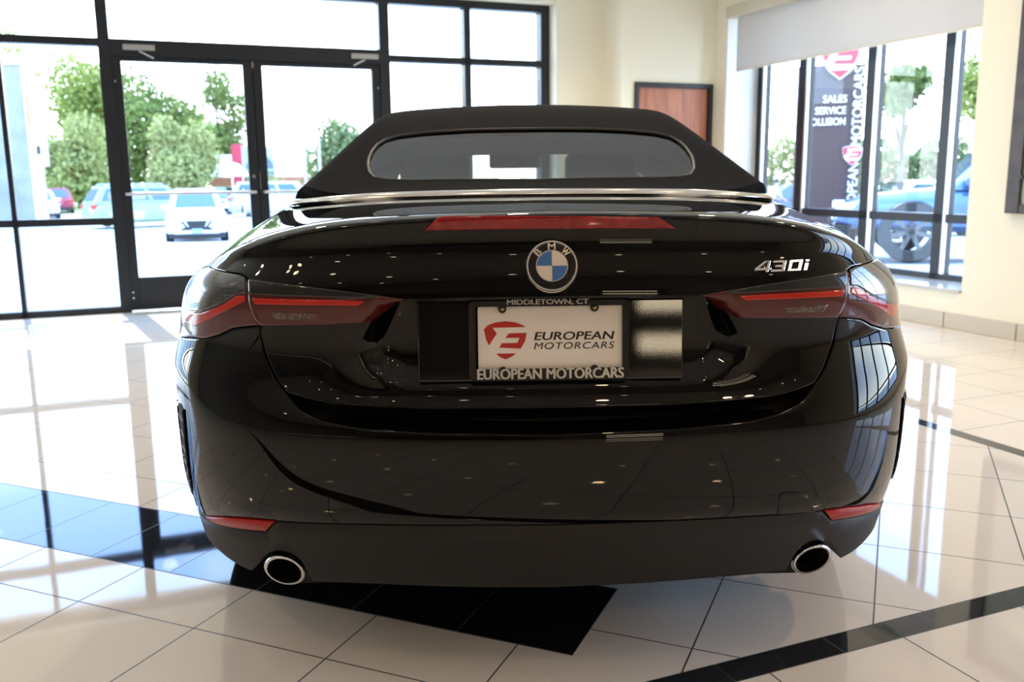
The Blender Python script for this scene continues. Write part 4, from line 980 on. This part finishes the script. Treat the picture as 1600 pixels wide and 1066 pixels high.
glass_dark = mat('car_glass', (.05, .09, .16), .08, coat=.5)
car_black = mat('car_trim_black', (.012, .012, .013), .5)
tail_red = mat('tail_red', (.45, .02, .02), .2); head_clear = mat('head_lamp', (.7, .72, .75), .15)
plate_blue = mat('plate_blue', (.25, .42, .68), .4)
def lot_car(name, label, loc, heading, L, W, H, m, cat='car', belt=.62, hood=(.30, .60), rear=(.06, .12), front=False, back=False, tyre=.34, roof_m=None, lift=.20, pickup=False, rails=False, rim_m=None):
    """heading: angle of the nose; local +y runs forward, ground at z=0"""
    rt = empty(name, loc, heading-R(90)); tag(rt, label, cat)
    hw = W/2; zb = belt*H; b = MB()
    st = [(-.5, .30, zb*.80, .84), (-.485, .24, zb*.97, .95), (-.42, .20, zb, 1), (-.1, .19, zb, 1), (.18, .19, zb*.985, 1), (.30, .20, zb*.95, .99), (.42, .22, zb*.87, .97), (.485, .25, zb*.74, .90), (.5, .30, zb*.60, .80)]
    rs = []
    for y, z0, z1, k in st:
        z0 = z0+lift-.2; w_ = hw*k
        rs.append([(x*w_, y*L, z) for x, z in ((-.80, z0), (-.97, z0+.08), (-1, (z0+z1)/2), (-.965, z1-.10), (-.86, z1), (0, z1+.02), (.86, z1), (.965, z1-.10), (1, (z0+z1)/2), (.97, z0+.08), (.80, z0), (0, z0))])
    b.rings(rs, True, True, True); b.build('body', m, rt, smooth=True, angle=50)
    # cabin as a closed tapered shell
    if pickup: y_r0, y_r1 = -.12*L, -.10*L
    else: y_r0, y_r1 = (-.5+rear[0])*L, (-.5+rear[1])*L
    y_f1, y_f0 = (.5-hood[1])*L+.10*L, (.5-hood[0])*L
    wb, wr = hw*.90, hw*.70; zt = H
    def cab(s_, inset=0.0):
        ya, yb = y_r0+(y_r1-y_r0)*s_, y_f0+(y_f1-y_f0)*s_; w_ = wb+(wr-wb)*s_; z = zb+(zt-zb)*s_
        return [(-w_, ya, z), (-w_*.8, ya-.05, z), (w_*.8, ya-.05, z), (w_, ya, z), (w_, yb, z), (w_*.8, yb+.08, z), (-w_*.8, yb+.08, z), (-w_, yb, z)]
    top = [(x*.9, y*1.0, zt+.03) for x, y, z in cab(1)]
    MB().rings([cab(-.05), cab(.5), cab(.93), top], True, False, True).build('cabin', roof_m or m, rt, smooth=True, angle=40)
    def g(p): return [Vector(q) for q in p]
    c0, c1 = cab(.10), cab(.88)
    def pane(i, j, t0, t1, nm, off):
        A, B_, C2, D_ = Vector(c0[i]), Vector(c0[j]), Vector(c1[j]), Vector(c1[i])
        a, b_, c_, d_ = A.lerp(B_, t0), A.lerp(B_, t1), D_.lerp(C2, t1), D_.lerp(C2, t0); n = (b_-a).cross(d_-a).normalized()
        if n.dot((a+c_)/2-Vector((0, (y_r0+y_f0)/2, (zb+zt)/2))) < 0: n = -n
        o_ = n*off; i_ = n*-.02; w = MB(); w.rings([[tuple(p+i_) for p in (a, b_, c_, d_)], [tuple(p+o_) for p in (a, b_, c_, d_)]], True, True, True); w.build(nm, glass_dark, rt)
    pane(5, 6, .02, .98, 'windscreen', .015); pane(1, 2, .04, .96, 'rear_window', .015)
    for i, j in ((3, 4), (7, 0)):
        for t0, t1 in (((.06, .30), (.34, .62), (.66, .93)) if i == 3 else ((.07, .34), (.38, .66), (.70, .94))): pane(i, j, t0, t1, 'side_window', .012)
    for sx in (-1, 1):
        for yy in (-.30*L, .30*L):
            w_ = empty('wheel', (sx*(hw-.11), yy, tyre), 0, rt)
            MB().lathe([(tyre*.62, -.10), (tyre*.95, -.11), (tyre, -.08), (tyre, .08), (tyre*.95, .11), (tyre*.62, .10)], axis='x', n=28).build('tyre', car_black, w_, smooth=True, angle=40)
            rm = MB().lathe([(tyre*.63, -.06), (tyre*.63, .06)], axis='x', n=28); 
            for k in range(7):
                M_ = Matrix.Rotation(2*math.pi*k/7, 4, 'X'); q = sorted((sx*.05, sx*.10)); rm.box(q[0], q[1], -.03, .03, 0, tyre*.64, M_)
            rm.build('rim', rim_m or mat_rim, w_)
        MB().box(sx*hw-.02*sx-.10, sx*hw-.02*sx+.10, y_f0-.10*L*0-.25, y_f0-.10, zb+.02, zb+.15).build('door_mirror', m, rt, bevel=.04)
        yb = -.5*L
        MB().box(min(sx*hw*.55, sx*hw*.93), max(sx*hw*.55, sx*hw*.93), yb-.005, yb+.20, zb*.74, zb*.92).build('tail_lamp', tail_red, rt, bevel=.03)
        yf = .5*L
        MB().box(min(sx*hw*.55, sx*hw*.90), max(sx*hw*.55, sx*hw*.90), yf-.30, yf-.045, zb*.66, zb*.80).build('head_lamp', head_clear, rt, bevel=.03)
    if front:
        yf = .5*L
        MB().prism([(-.30, zb*.70), (.30, zb*.70), (.22, zb*.50), (-.22, zb*.50)], -(yf+.012), -(yf-.08), Matrix(((1, 0, 0, 0), (0, 0, -1, 0), (0, 1, 0, 0), (0, 0, 0, 1)))).build('grille', car_black, rt)
        ch = MB()
        for sx in (-1, 1):
            ch.prism([(sx*.46, zb*.69), (sx*.38, zb*.69), (sx*.21, zb*.46), (0, zb*.46), (0, zb*.41), (sx*.25, zb*.41)], -(yf+.02), -(yf-.06), Matrix(((1, 0, 0, 0), (0, 0, -1, 0), (0, 1, 0, 0), (0, 0, 0, 1))))
        ch.build('grille_surround', car_black, rt)
        MB().box(-.15, .15, yf, yf+.03, zb*.32, zb*.45).build('number_plate', plate_blue, rt)
        MB().prism([(-.52, .18+lift), (.52, .18+lift), (.36, .27+lift), (-.36, .27+lift)], -(yf+.015), -(yf-.1), Matrix(((1, 0, 0, 0), (0, 0, -1, 0), (0, 1, 0, 0), (0, 0, 0, 1)))).build('lower_grille', car_black, rt)
        MB().box(-hw*.86, hw*.86, yf-.25, yf-.03, lift-.06, lift+.10).build('bumper_skirt', car_black, rt, bevel=.03)
    if back:
        MB().box(-.15, .15, -.5*L-.03, -.5*L+.02, zb*.55, zb*.68).build('number_plate', plate_blue, rt)
        MB().box(-hw*.86, hw*.86, -.5*L-.02, -.5*L+.25, lift-.04, lift+.16).build('bumper_skirt', car_black, rt, bevel=.03)
    if rails:
        r = MB()
        for sx in (-1, 1): r.tube([(sx*wr*.9, y_r1+.1, zt+.03), (sx*wr*.9, y_r1+.2, zt+.09), (sx*wr*.9, y_f1-.2, zt+.09), (sx*wr*.9, y_f1-.1, zt+.03)], .02, 6)
        r.build('roof_rails', steel, rt)
    return rt
mat_rim = mat('lot_rim', (.42, .42, .43), .35, .7)
cw = mat('car_white', (.78, .79, .80), .2, coat=.8); cg = mat('car_sage', (.22, .29, .18), .3, coat=.4); cr_ = mat('car_red', (.30, .01, .03), .2, coat=.8)
cb = mat('car_blue', (.06, .12, .28), .2, .2, coat=.9); cs = mat('car_silver', (.52, .55, .60), .22, .4, coat=.8); ck = mat('car_dark', (.04, .05, .08), .25, coat=.8)
lot_car('suv', 'white SUV parked nose towards the showroom, seen through the left glass door', (-9.85, 28.6, gz(28)), R(-71), 4.5, 1.78, 1.52, cw, 'car', front=True, rear=(.04, .10), hood=(.26, .50))
lot_car('suv', 'pale green SUV parked at an angle behind the white SUV, tail lamp showing', (-14.6, 36.9, gz(36)), R(40), 4.7, 1.85, 1.58, cg, 'car', back=True, rear=(.02, .10), hood=(.26, .48), rails=True)
lot_car('sedan', 'white sedan parked beside the grey stone building, far left', (-23.6, 45.8, gz(43)), R(-62), 4.6, 1.8, 1.34, cw, 'car', front=True, rear=(.10, .26), hood=(.30, .56))
lot_car('sedan', 'small dark red car parked behind the white sedan', (-26.6, 53.5, gz(50)), R(120), 4.3, 1.75, 1.4, cr_, 'car', back=True, rear=(.04, .14))
lot_car('pickup_truck', 'small dark pickup truck far across the lot, right of the white SUV', (-16.0, 49.6, gz(50)), R(-72), 4.4, 1.65, 1.35, ck, 'truck', front=True, pickup=True)
lot_car('minivan', 'silver minivan far across the lot, seen through the right glass door', (-11.6, 46.0, gz(50)), R(10), 4.8, 1.8, 1.65, cs, 'car', rear=(.03, .10), hood=(.20, .42))
lot_car('hatchback', 'white car parked behind the blue pickup truck, right window', (11.1, 25.5, gz(25.5)), R(170), 4.4, 1.8, 1.48, cw, 'car')
lot_car('sedan', 'dark blue sedan parked behind the person in white, right window', (10.4, 34.5, gz(33)), R(175), 4.5, 1.8, 1.4, ck, 'car')
hd = math.atan2(.30, -.95); hx, hy = math.cos(hd), math.sin(hd)
px_, py_ = 5.46+.85*-hy*-1, 12.45
jc = Vector((5.45, 12.4, 0))+Vector((-hx, -hy, 0))*(.30*5.1)+Vector((.30, .95, 0))*.82
lot_car('pickup_truck', 'blue pickup truck with big tyres parked close outside the right window', (jc.x, jc.y, -.09), hd, 5.1, 1.9, 1.52, cb, 'truck', belt=.66, hood=(.30, .50), front=True, tyre=.42, lift=.42, pickup=True, rim_m=mat('dark_rim', (.10, .10, .11), .35, .7))

# ---- trees and hedge: leaves are small cards gathered in clumps along boughs
leaf_mats = {}
def leaf_mat(name, c1, c2):
    m = bpy.data.materials.new(name); m.use_nodes = True; n = m.node_tree; n.nodes.clear(); o = n.nodes.new('ShaderNodeOutputMaterial')
    d = n.nodes.new('ShaderNodeBsdfDiffuse'); t = n.nodes.new('ShaderNodeBsdfTranslucent'); x = n.nodes.new('ShaderNodeMixShader'); x.inputs[0].default_value = .4
    oi = n.nodes.new('ShaderNodeNewGeometry'); r = n.nodes.new('ShaderNodeMixRGB'); r.inputs[1].default_value = (*c1, 1); r.inputs[2].default_value = (*c2, 1)
    n.links.new(oi.outputs['Random Per Island'], r.inputs[0]); n.links.new(r.outputs[0], d.inputs[0]); n.links.new(r.outputs[0], t.inputs[0])
    n.links.new(d.outputs[0], x.inputs[1]); n.links.new(t.outputs[0], x.inputs[2]); n.links.new(x.outputs[0], o.inputs[0]); return m
L_MID = leaf_mat('leaf_mid', (.15, .19, .045), (.34, .37, .11)); L_DARK = leaf_mat('leaf_dark', (.10, .145, .040), (.23, .26, .09)); L_PALE = leaf_mat('leaf_pale', (.25, .27, .10), (.40, .40, .17)); L_BLUE = leaf_mat('leaf_blue', (.13, .175, .075), (.25, .29, .14))
bark = mat('bark', (.12, .09, .07), .9, vary=(6, (.07, .055, .045)))
def tree(name, label, loc, h, r, m, trunk=.25, n=2600, blobs=9, leaf=.26, squash=1.0, seed=1, low=.15, group=None, cat='tree', tall=None):
    rng = np.random.default_rng(seed); rt = empty(name, loc); tag(rt, label, cat, group)
    n = int(n*2.1); leaf *= .72
    cz = h*(1+low)/2; hz = h*(1-low)/2
    B = []
    for k in range(blobs):
        q = rng.normal(size=3); q /= np.linalg.norm(q); s_ = rng.uniform(.35, .78)
        B.append((q*np.array([r, r, hz])*s_+np.array([0, 0, cz]), rng.uniform(.36, .58)))
    V = []; Fs = []
    for i in range(n):
        c, k = B[rng.integers(len(B))]; q = rng.normal(size=3); q /= np.linalg.norm(q); rad = rng.uniform(.55, 1.05)
        p = c+q*rad*k*np.array([r, r, min(hz, r*1.3)*squash])
        a = rng.normal(size=3); a /= np.linalg.norm(a); b = np.cross(a, q+.3*rng.normal(size=3)); b /= np.linalg.norm(b)+1e-9; s_ = leaf*rng.uniform(.6, 1.3)
        n0 = len(V); V += [tuple(p-a*s_), tuple(p+b*s_*.6), tuple(p+a*s_), tuple(p-b*s_*.6)]; Fs.append((n0, n0+1, n0+2, n0+3))
    me = bpy.data.meshes.new('foliage'); me.from_pydata(V, [], Fs); me.update(); link('foliage', me, m, rt)
    t = MB().tube([(0, 0, -.1), (.03*h*.2, 0, h*.35), (0, .02*h, h*.8)], [trunk, trunk*.75, trunk*.2], 10)
    for c, k in B[:6]:
        t.tube([(0, 0, max(.2*h, c[2]*.55)), tuple(c*np.array([.5, .5, .85])), tuple(c)], [trunk*.45, trunk*.25, trunk*.08], 6)
    t.build('trunk', bark, rt, smooth=True); return rt
g_ = gz(60)
tree('tall_tree', 'tall open-crowned tree rising behind the stone building, far left', (-33.0, 74, g_), 13.2, 4.4, L_MID, seed=3, n=3000, blobs=8, leaf=.30)
tree('tall_tree', 'leafy tree top showing above the stone building in the left corner', (-48.0, 88, g_), 17.6, 5.0, L_MID, seed=12, n=2400, leaf=.30)
tree('broad_tree', 'broad dark green tree behind the pale green SUV', (-26.0, 68, g_), 9.3, 4.6, L_DARK, seed=4, n=4200, blobs=12, leaf=.28, low=.02)
tree('broad_tree', 'yellow-green bushy tree behind the red car', (-28.6, 61, g_), 6.9, 3.2, L_PALE, seed=5, n=3600, blobs=11, leaf=.26, low=.0)
tree('round_tree', 'round dark tree top just right of the door hinge stile, behind the willow', (-24.6, 78, g_), 11.2, 3.0, L_DARK, seed=6, n=2200, leaf=.26)
tree('willow_tree', 'pale feathery willow tree behind the white SUV', (-15.6, 44, g_), 4.75, 1.75, L_PALE, seed=7, n=5200, blobs=12, leaf=.17, low=.05)
tree('slim_tree', 'slim dark tree at the right edge of the willow', (-21.2, 63, g_), 6.3, 1.3, L_MID, seed=8, n=1700, leaf=.22, low=.05)
tree('spreading_tree', 'big blue-green tree seen through the right glass door', (-10.0, 55, g_), 5.25, 2.55, L_BLUE, seed=9, n=4200, blobs=12, leaf=.22, low=.0)
tree('shrub', 'low yellow-green shrub left of the blue-green tree', (-15.6, 58, g_), 2.2, 1.3, L_PALE, seed=10, n=1200, leaf=.18, low=0, cat='shrub')
tree('street_tree', 'slim street tree with one clear trunk, seen in the second pane from the right', (9.5, 22.4, gz(22)), 4.45, .78, L_DARK, trunk=.10, seed=11, n=900, blobs=6, leaf=.12, low=.63)
tree('street_tree', 'street tree with a wider crown beside the right edge of the window', (11.4, 22.6, gz(22)), 4.9, 1.15, L_MID, trunk=.10, seed=13, n=1500, blobs=7, leaf=.13, low=.55)
def hedge(name, label, a, b, h, d, m, seed, n=2600, leaf=.16):
    rng = np.random.default_rng(seed); a = np.array(a, float); b = np.array(b, float); rt = empty(name, tuple((a+b)/2)); tag(rt, label, 'hedge'); V = []; Fs = []; mid = (a+b)/2
    for i in range(n):
        t = rng.uniform(0, 1); p = a+(b-a)*t-mid+np.array([0, rng.uniform(-d, d), rng.uniform(0, h*(.90+.10*math.sin(t*17)))])
        q = rng.normal(size=3); q /= np.linalg.norm(q); w_ = np.cross(q, rng.normal(size=3)); w_ /= np.linalg.norm(w_); s_ = leaf*rng.uniform(.6, 1.3)
        n0 = len(V); V += [tuple(p-q*s_), tuple(p+w_*s_*.6), tuple(p+q*s_), tuple(p-w_*s_*.6)]; Fs.append((n0, n0+1, n0+2, n0+3))
    me = bpy.data.meshes.new('foliage'); me.from_pydata(V, [], Fs); me.update(); link('foliage', me, m, rt)
    st = MB()
    for k in range(8): p = (b-a)*(k/7-.5); st.tube([(p[0], p[1], 0), (p[0]+.05, p[1], h*.8)], .04, 6)
    st.build('stems', bark, rt)
hedge('hedge', 'long dark hedge across the lot behind the blue pickup truck', (11.6, 31, gz(31)), (17.5, 30, gz(31)), 3.0, .5, L_BLUE, 21, n=4200)
hedge('hedge', 'pale green hedge left of the dealership pylon', (9.0, 43, gz(36)), (13.2, 42, gz(36)), 3.5, .5, L_PALE, 22, n=2600)

# ---- dealership pylon outside the right window
pa = math.atan2(5.13, 15); py = empty('pylon_sign', (5.20, 15.1, gz(15)), -pa); tag(py, 'dark brown dealership pylon sign with white lettering and a red shield', 'sign')
brown = mat('pylon_brown', (.055, .035, .035), .35); sign_white = mat('sign_white', (.8, .8, .8), .4); sign_red = mat('sign_red', (.55, .03, .05), .4); sgrey = mat('sign_grey', (.20, .20, .21), .4)
MB().box(-.53, .50, 0, .28, 0, 3.02).build('pylon_body', brown, py, bevel=.01)
MB().box(-.53, .18, -.012, 0, 2.42, 3.0).build('header_panel', mat('pylon_header', (.12, .10, .10), .35), py)
def ptext(s, xr, z, w_, h_, name='sign_text', vertical=False):
    o = link(name, fit_text(s, w_, h_, .02, bold=.02), sign_white, py)
    if vertical: o.rotation_euler = (0, R(-90), 0); o.location = (xr, -.02, z)
    else: o.location = (xr-w_/2, -.02, z)
    return o
zb_ = -gz(15)
ptext('SALES', .245, 2.30+zb_, .36, .115); ptext('SERVICE', .240, 2.12+zb_, .47, .115); ptext('COLLISION', .235, 1.945+zb_, .60, .115)
ptext('MOTORCARS', .415, 2.17+zb_, 1.22, .15, vertical=True); ptext('EUROPEAN', .400, .78+zb_, 1.0, .15, vertical=True)
def shield(cx_, cz_, s_, name):
    o = empty(name, (cx_, -.03, cz_), 0, py)
    out_ = [(-.5, .40), (-.36, .46), (-.18, .49), (0, .50), (.18, .49), (.36, .46), (.5, .40), (.49, .15), (.42, -.10), (.28, -.30), (0, -.52), (-.28, -.30), (-.42, -.10), (-.49, .15)]
    MB().prism([(x*s_*1.08, z*s_*1.08) for x, z in out_], -.012, .03, XZ).build('shield_border', sgrey, o)
    MB().prism([(x*s_, z*s_) for x, z in out_], -.022, .0, XZ).build('shield_field', sign_white, o)
    m_ = MB()
    for P in ([(-.49, .38), (-.36, .44), (0, .48), (.36, .44), (.47, .38), (-.30, .36), (-.26, .20), (-.40, -.06), (-.48, .14)], [(-.04, .24), (.47, .24), (.43, .04), (.34, -.13), (-.2, -.10), (-.14, .0), (.25, .0), (.29, .10), (-.12, .10)], [(-.27, -.27), (.27, -.27), (0, -.49)]):
        m_.prism([(x*s_, z*s_) for x, z in P], -.030, -.01, XZ)
    m_.build('shield_mark', sign_red, o)
shield(.12, 2.90+zb_, .58, 'shield_emblem'); shield(.375, 1.40+zb_, .30, 'shield_emblem')

# ---- neighbours across the lot
bd_ = empty('stone_building', (-24.5, 41.5, gz(41))); tag(bd_, 'grey stone building with a white corner at the far left, across the lot', 'building')
stone = mat('grey_stone', (.17, .18, .21), .7, vary=(1.2, (.22, .23, .26))); plaster = mat('white_plaster', (.78, .77, .76), .7)
MB().box(-9, 2.9, 0, .7, 0, 6.9).build('stone_wall', stone, bd_); MB().box(2.9, 3.15, .02, .75, 0, 6.9).build('corner_wall', plaster, bd_, bevel=.02)
MB().box(-9.1, 3.2, -.15, .9, 6.9, 7.35).build('parapet', plaster, bd_, bevel=.03); MB().box(3.1, 3.42, .1, .75, 2.5, 4.3).build('sign_box', plaster, bd_, bevel=.03)
MB().box(3.22, 3.40, .08, .11, 3.0, 3.4).build('sign_mark', car_black, bd_); MB().box(3.0, 3.12, -.02, .03, 4.3, 5.6).build('orange_stripe', mat('stripe_orange', (.50, .16, .05), .6), bd_)
ds = empty('dealership_building', (-19.3, 66, gz(60))); tag(ds, 'low far dealership building with a brown-orange roof band behind the trees', 'building')
MB().box(-2.2, 4.5, 0, 6, 0, 2.0).build('wall', plaster, ds); MB().box(-2.4, 4.6, -.4, 6.2, 1.35, 1.95).build('roof_band', mat('roof_orange', (.34, .13, .08), .7), ds)
MB().box(-2.2, 4.5, -.05, .02, .3, 1.2).build('window_band', glass_dark, ds)
te = empty('canopy_tent', (-18.2, 57.6, gz(60))); tag(te, 'white tent canopy in front of the far dealership building', 'tent')
MB().lathe([(1.75, 2.0), (1.7, 2.25), (1.2, 2.75), (.3, 3.0), (.001, 3.02)], n=24).build('canopy', cw, te, smooth=True)
pl = MB()
for sx in (-1, 1):
    for sy in (-1, 1): pl.tube([(sx*1.15, sy*1.15, 0), (sx*1.15, sy*1.15, 2.05)], .04, 6)
pl.build('poles', steel, te)
bs = empty('billboard', (-19.1, 64.5, gz(60))); tag(bs, 'red and white roadside billboard with a car picture, far left of the door handle', 'sign')
MB().box(-.35, .35, 0, .3, 0, 4.2).build('red_post', mat('post_red', (.45, .03, .07), .5), bs); MB().box(-2.2, -.35, .05, .2, 2.9, 3.5).box(-2.6, -.35, .05, .2, 2.35, 2.8).build('white_panel', sign_white, bs)
MB().box(.35, 2.6, .05, .2, 1.9, 4.0).build('picture_panel', mat('picture_blue', (.36, .48, .58), .5), bs); 
MB().prism([(.6, 2.7), (.75, 3.0), (1.1, 3.1), (1.4, 3.4), (2.1, 3.4), (2.4, 3.05), (2.55, 2.75), (2.5, 2.5), (.65, 2.5)], .0, .05, XZ).build('picture_car', mat('picture_dark', (.10, .13, .17), .5), bs)
MB().box(.35, 2.6, .03, .06, 1.9, 2.35).build('picture_base', mat('picture_base', (.12, .14, .18), .5), bs)

# ---- power lines and lamp posts
for nm, x, y, h in (('utility_pole', -10.9, 49, 5.0), ('utility_pole', -10.2, 49.4, 5.0)):
    rt = empty(nm, (x, y, gz(50))); tag(rt, 'slim pale utility pole in front of the blue-green tree, '+('left' if x < -10.5 else 'right')+' one of the pair', 'pole')
    MB().tube([(0, 0, 0), (0, 0, h-.9)], .07, 8).build('pole', mat('pole_pale', (.45, .45, .42), .7), rt); MB().box(-.35, .35, -.04, .04, h-1.1, h-1.02).build('crossarm', bark, rt)
wire = MB().tube([(4, 24, 2.95), (12, 25, 2.85), (22, 24, 3.1)], .02, 5).tube([(4, 24, 2.35), (12, 25, 2.25), (22, 24, 2.5)], .02, 5)
tag(wire.build('power_line', car_black), 'pair of dark power lines sagging across the right window view', 'cable')

# ---- the person by the parked cars
def person(loc, facing):
    rt = empty('person', loc, facing); tag(rt, 'person in a white shirt and dark trousers leaning forward beside the parked cars', 'person')
    J = {'pelvis': (0, 0, .86, .13, .105), 'waist': (0, .04, 1.0, .125, .10), 'chest': (0, .14, 1.22, .155, .115), 'neckb': (0, .21, 1.37, .07, .065), 'neck': (0, .24, 1.42, .052, .052),
         'shl': (-.17, .18, 1.32, .065, .06), 'ell': (-.24, .30, 1.08, .046, .046), 'wrl': (-.18, .48, .98, .032, .032), 'shr': (.17, .18, 1.32, .065, .06), 'elr': (.25, .28, 1.08, .046, .046), 'wrr': (.20, .46, .96, .032, .032),
         'hipl': (-.10, 0, .82, .095, .095), 'knl': (-.11, .03, .47, .062, .062), 'anl': (-.11, -.02, .09, .042, .042), 'tol': (-.12, .15, .04, .035, .03), 'hipr': (.10, 0, .82, .095, .095), 'knr': (.12, .06, .47, .062, .062), 'anr': (.12, .02, .09, .042, .042), 'tor': (.13, .19, .04, .035, .03)}
    E = [('pelvis', 'waist'), ('waist', 'chest'), ('chest', 'neckb'), ('neckb', 'neck'), ('chest', 'shl'), ('shl', 'ell'), ('ell', 'wrl'), ('chest', 'shr'), ('shr', 'elr'), ('elr', 'wrr'), ('pelvis', 'hipl'), ('hipl', 'knl'), ('knl', 'anl'), ('anl', 'tol'), ('pelvis', 'hipr'), ('hipr', 'knr'), ('knr', 'anr'), ('anr', 'tor')]
    def skin(nm, names, edges, m, grow=0.0, root=None):
        me = bpy.data.meshes.new(nm); ix = {k: i for i, k in enumerate(names)}
        me.from_pydata([J[k][:3] for k in names], [(ix[a], ix[b]) for a, b in edges], []); o = link(nm, me, m, rt)
        md = o.modifiers.new('skin', 'SKIN'); md.use_smooth_shade = True
        for i, k in enumerate(names):
            me.skin_vertices[0].data[i].radius = (J[k][3]+grow, J[k][4]+grow); me.skin_vertices[0].data[i].use_root = (k == root)
        sb = o.modifiers.new('sub', 'SUBSURF'); sb.levels = sb.render_levels = 1; return o
    sk = mat('skin', (.45, .28, .20), .5)
    skin('body', list(J), E, sk, 0, 'pelvis')
    sh = ['pelvis', 'waist', 'chest', 'neckb', 'shl', 'ell', 'shr', 'elr']; skin('shirt', sh, [e_ for e_ in E if e_[0] in sh and e_[1] in sh], cw, .018, 'pelvis')
    tr = ['pelvis', 'hipl', 'knl', 'anl', 'hipr', 'knr', 'anr']; skin('trousers', tr, [e_ for e_ in E if e_[0] in tr and e_[1] in tr], ck, .016, 'pelvis')
    hd_ = MB(); prof = [(.001, -.125), (.055, -.11), (.078, -.06), (.088, 0), (.09, .05), (.075, .10), (.04, .125), (.001, .13)]
    hd_.lathe(prof, n=20); o = hd_.build('head', sk, rt, smooth=True); o.location = (0, .30, 1.53); o.rotation_euler = (R(-18), 0, 0)
    hr = MB().lathe([(.096, .0), (.098, .05), (.083, .108), (.045, .135), (.001, .14)], n=20).build('hair', car_black, rt, smooth=True); hr.location = (0, .288, 1.535); hr.rotation_euler = (R(12), 0, 0)
    f = MB().box(-.012, .012, .082, .112, -.03, .01).build('nose', sk, rt, bevel=.006); f.location = o.location; f.rotation_euler = o.rotation_euler
    for sx in (-1, 1):
        hn = MB()
        w_ = Vector(J['wrl' if sx < 0 else 'wrr'][:3])
        hn.tube([w_, w_+Vector((0, .05, -.02)), w_+Vector((0, .09, -.03))], [.03, .04, .035], 8)
        for k in range(4): hn.tube([w_+Vector((-.03+.02*k, .085, -.03)), w_+Vector((-.03+.02*k, .13, -.045)), w_+Vector((-.03+.02*k, .155-.008*abs(k-1.5), -.07))], .009, 6)
        hn.tube([w_+Vector((-sx*.03, .03, -.01)), w_+Vector((-sx*.055, .07, -.02)), w_+Vector((-sx*.05, .10, -.035))], .010, 6)
        hn.build('hand', sk, rt, smooth=True)
person((8.75, 31, gz(31)), R(-70))
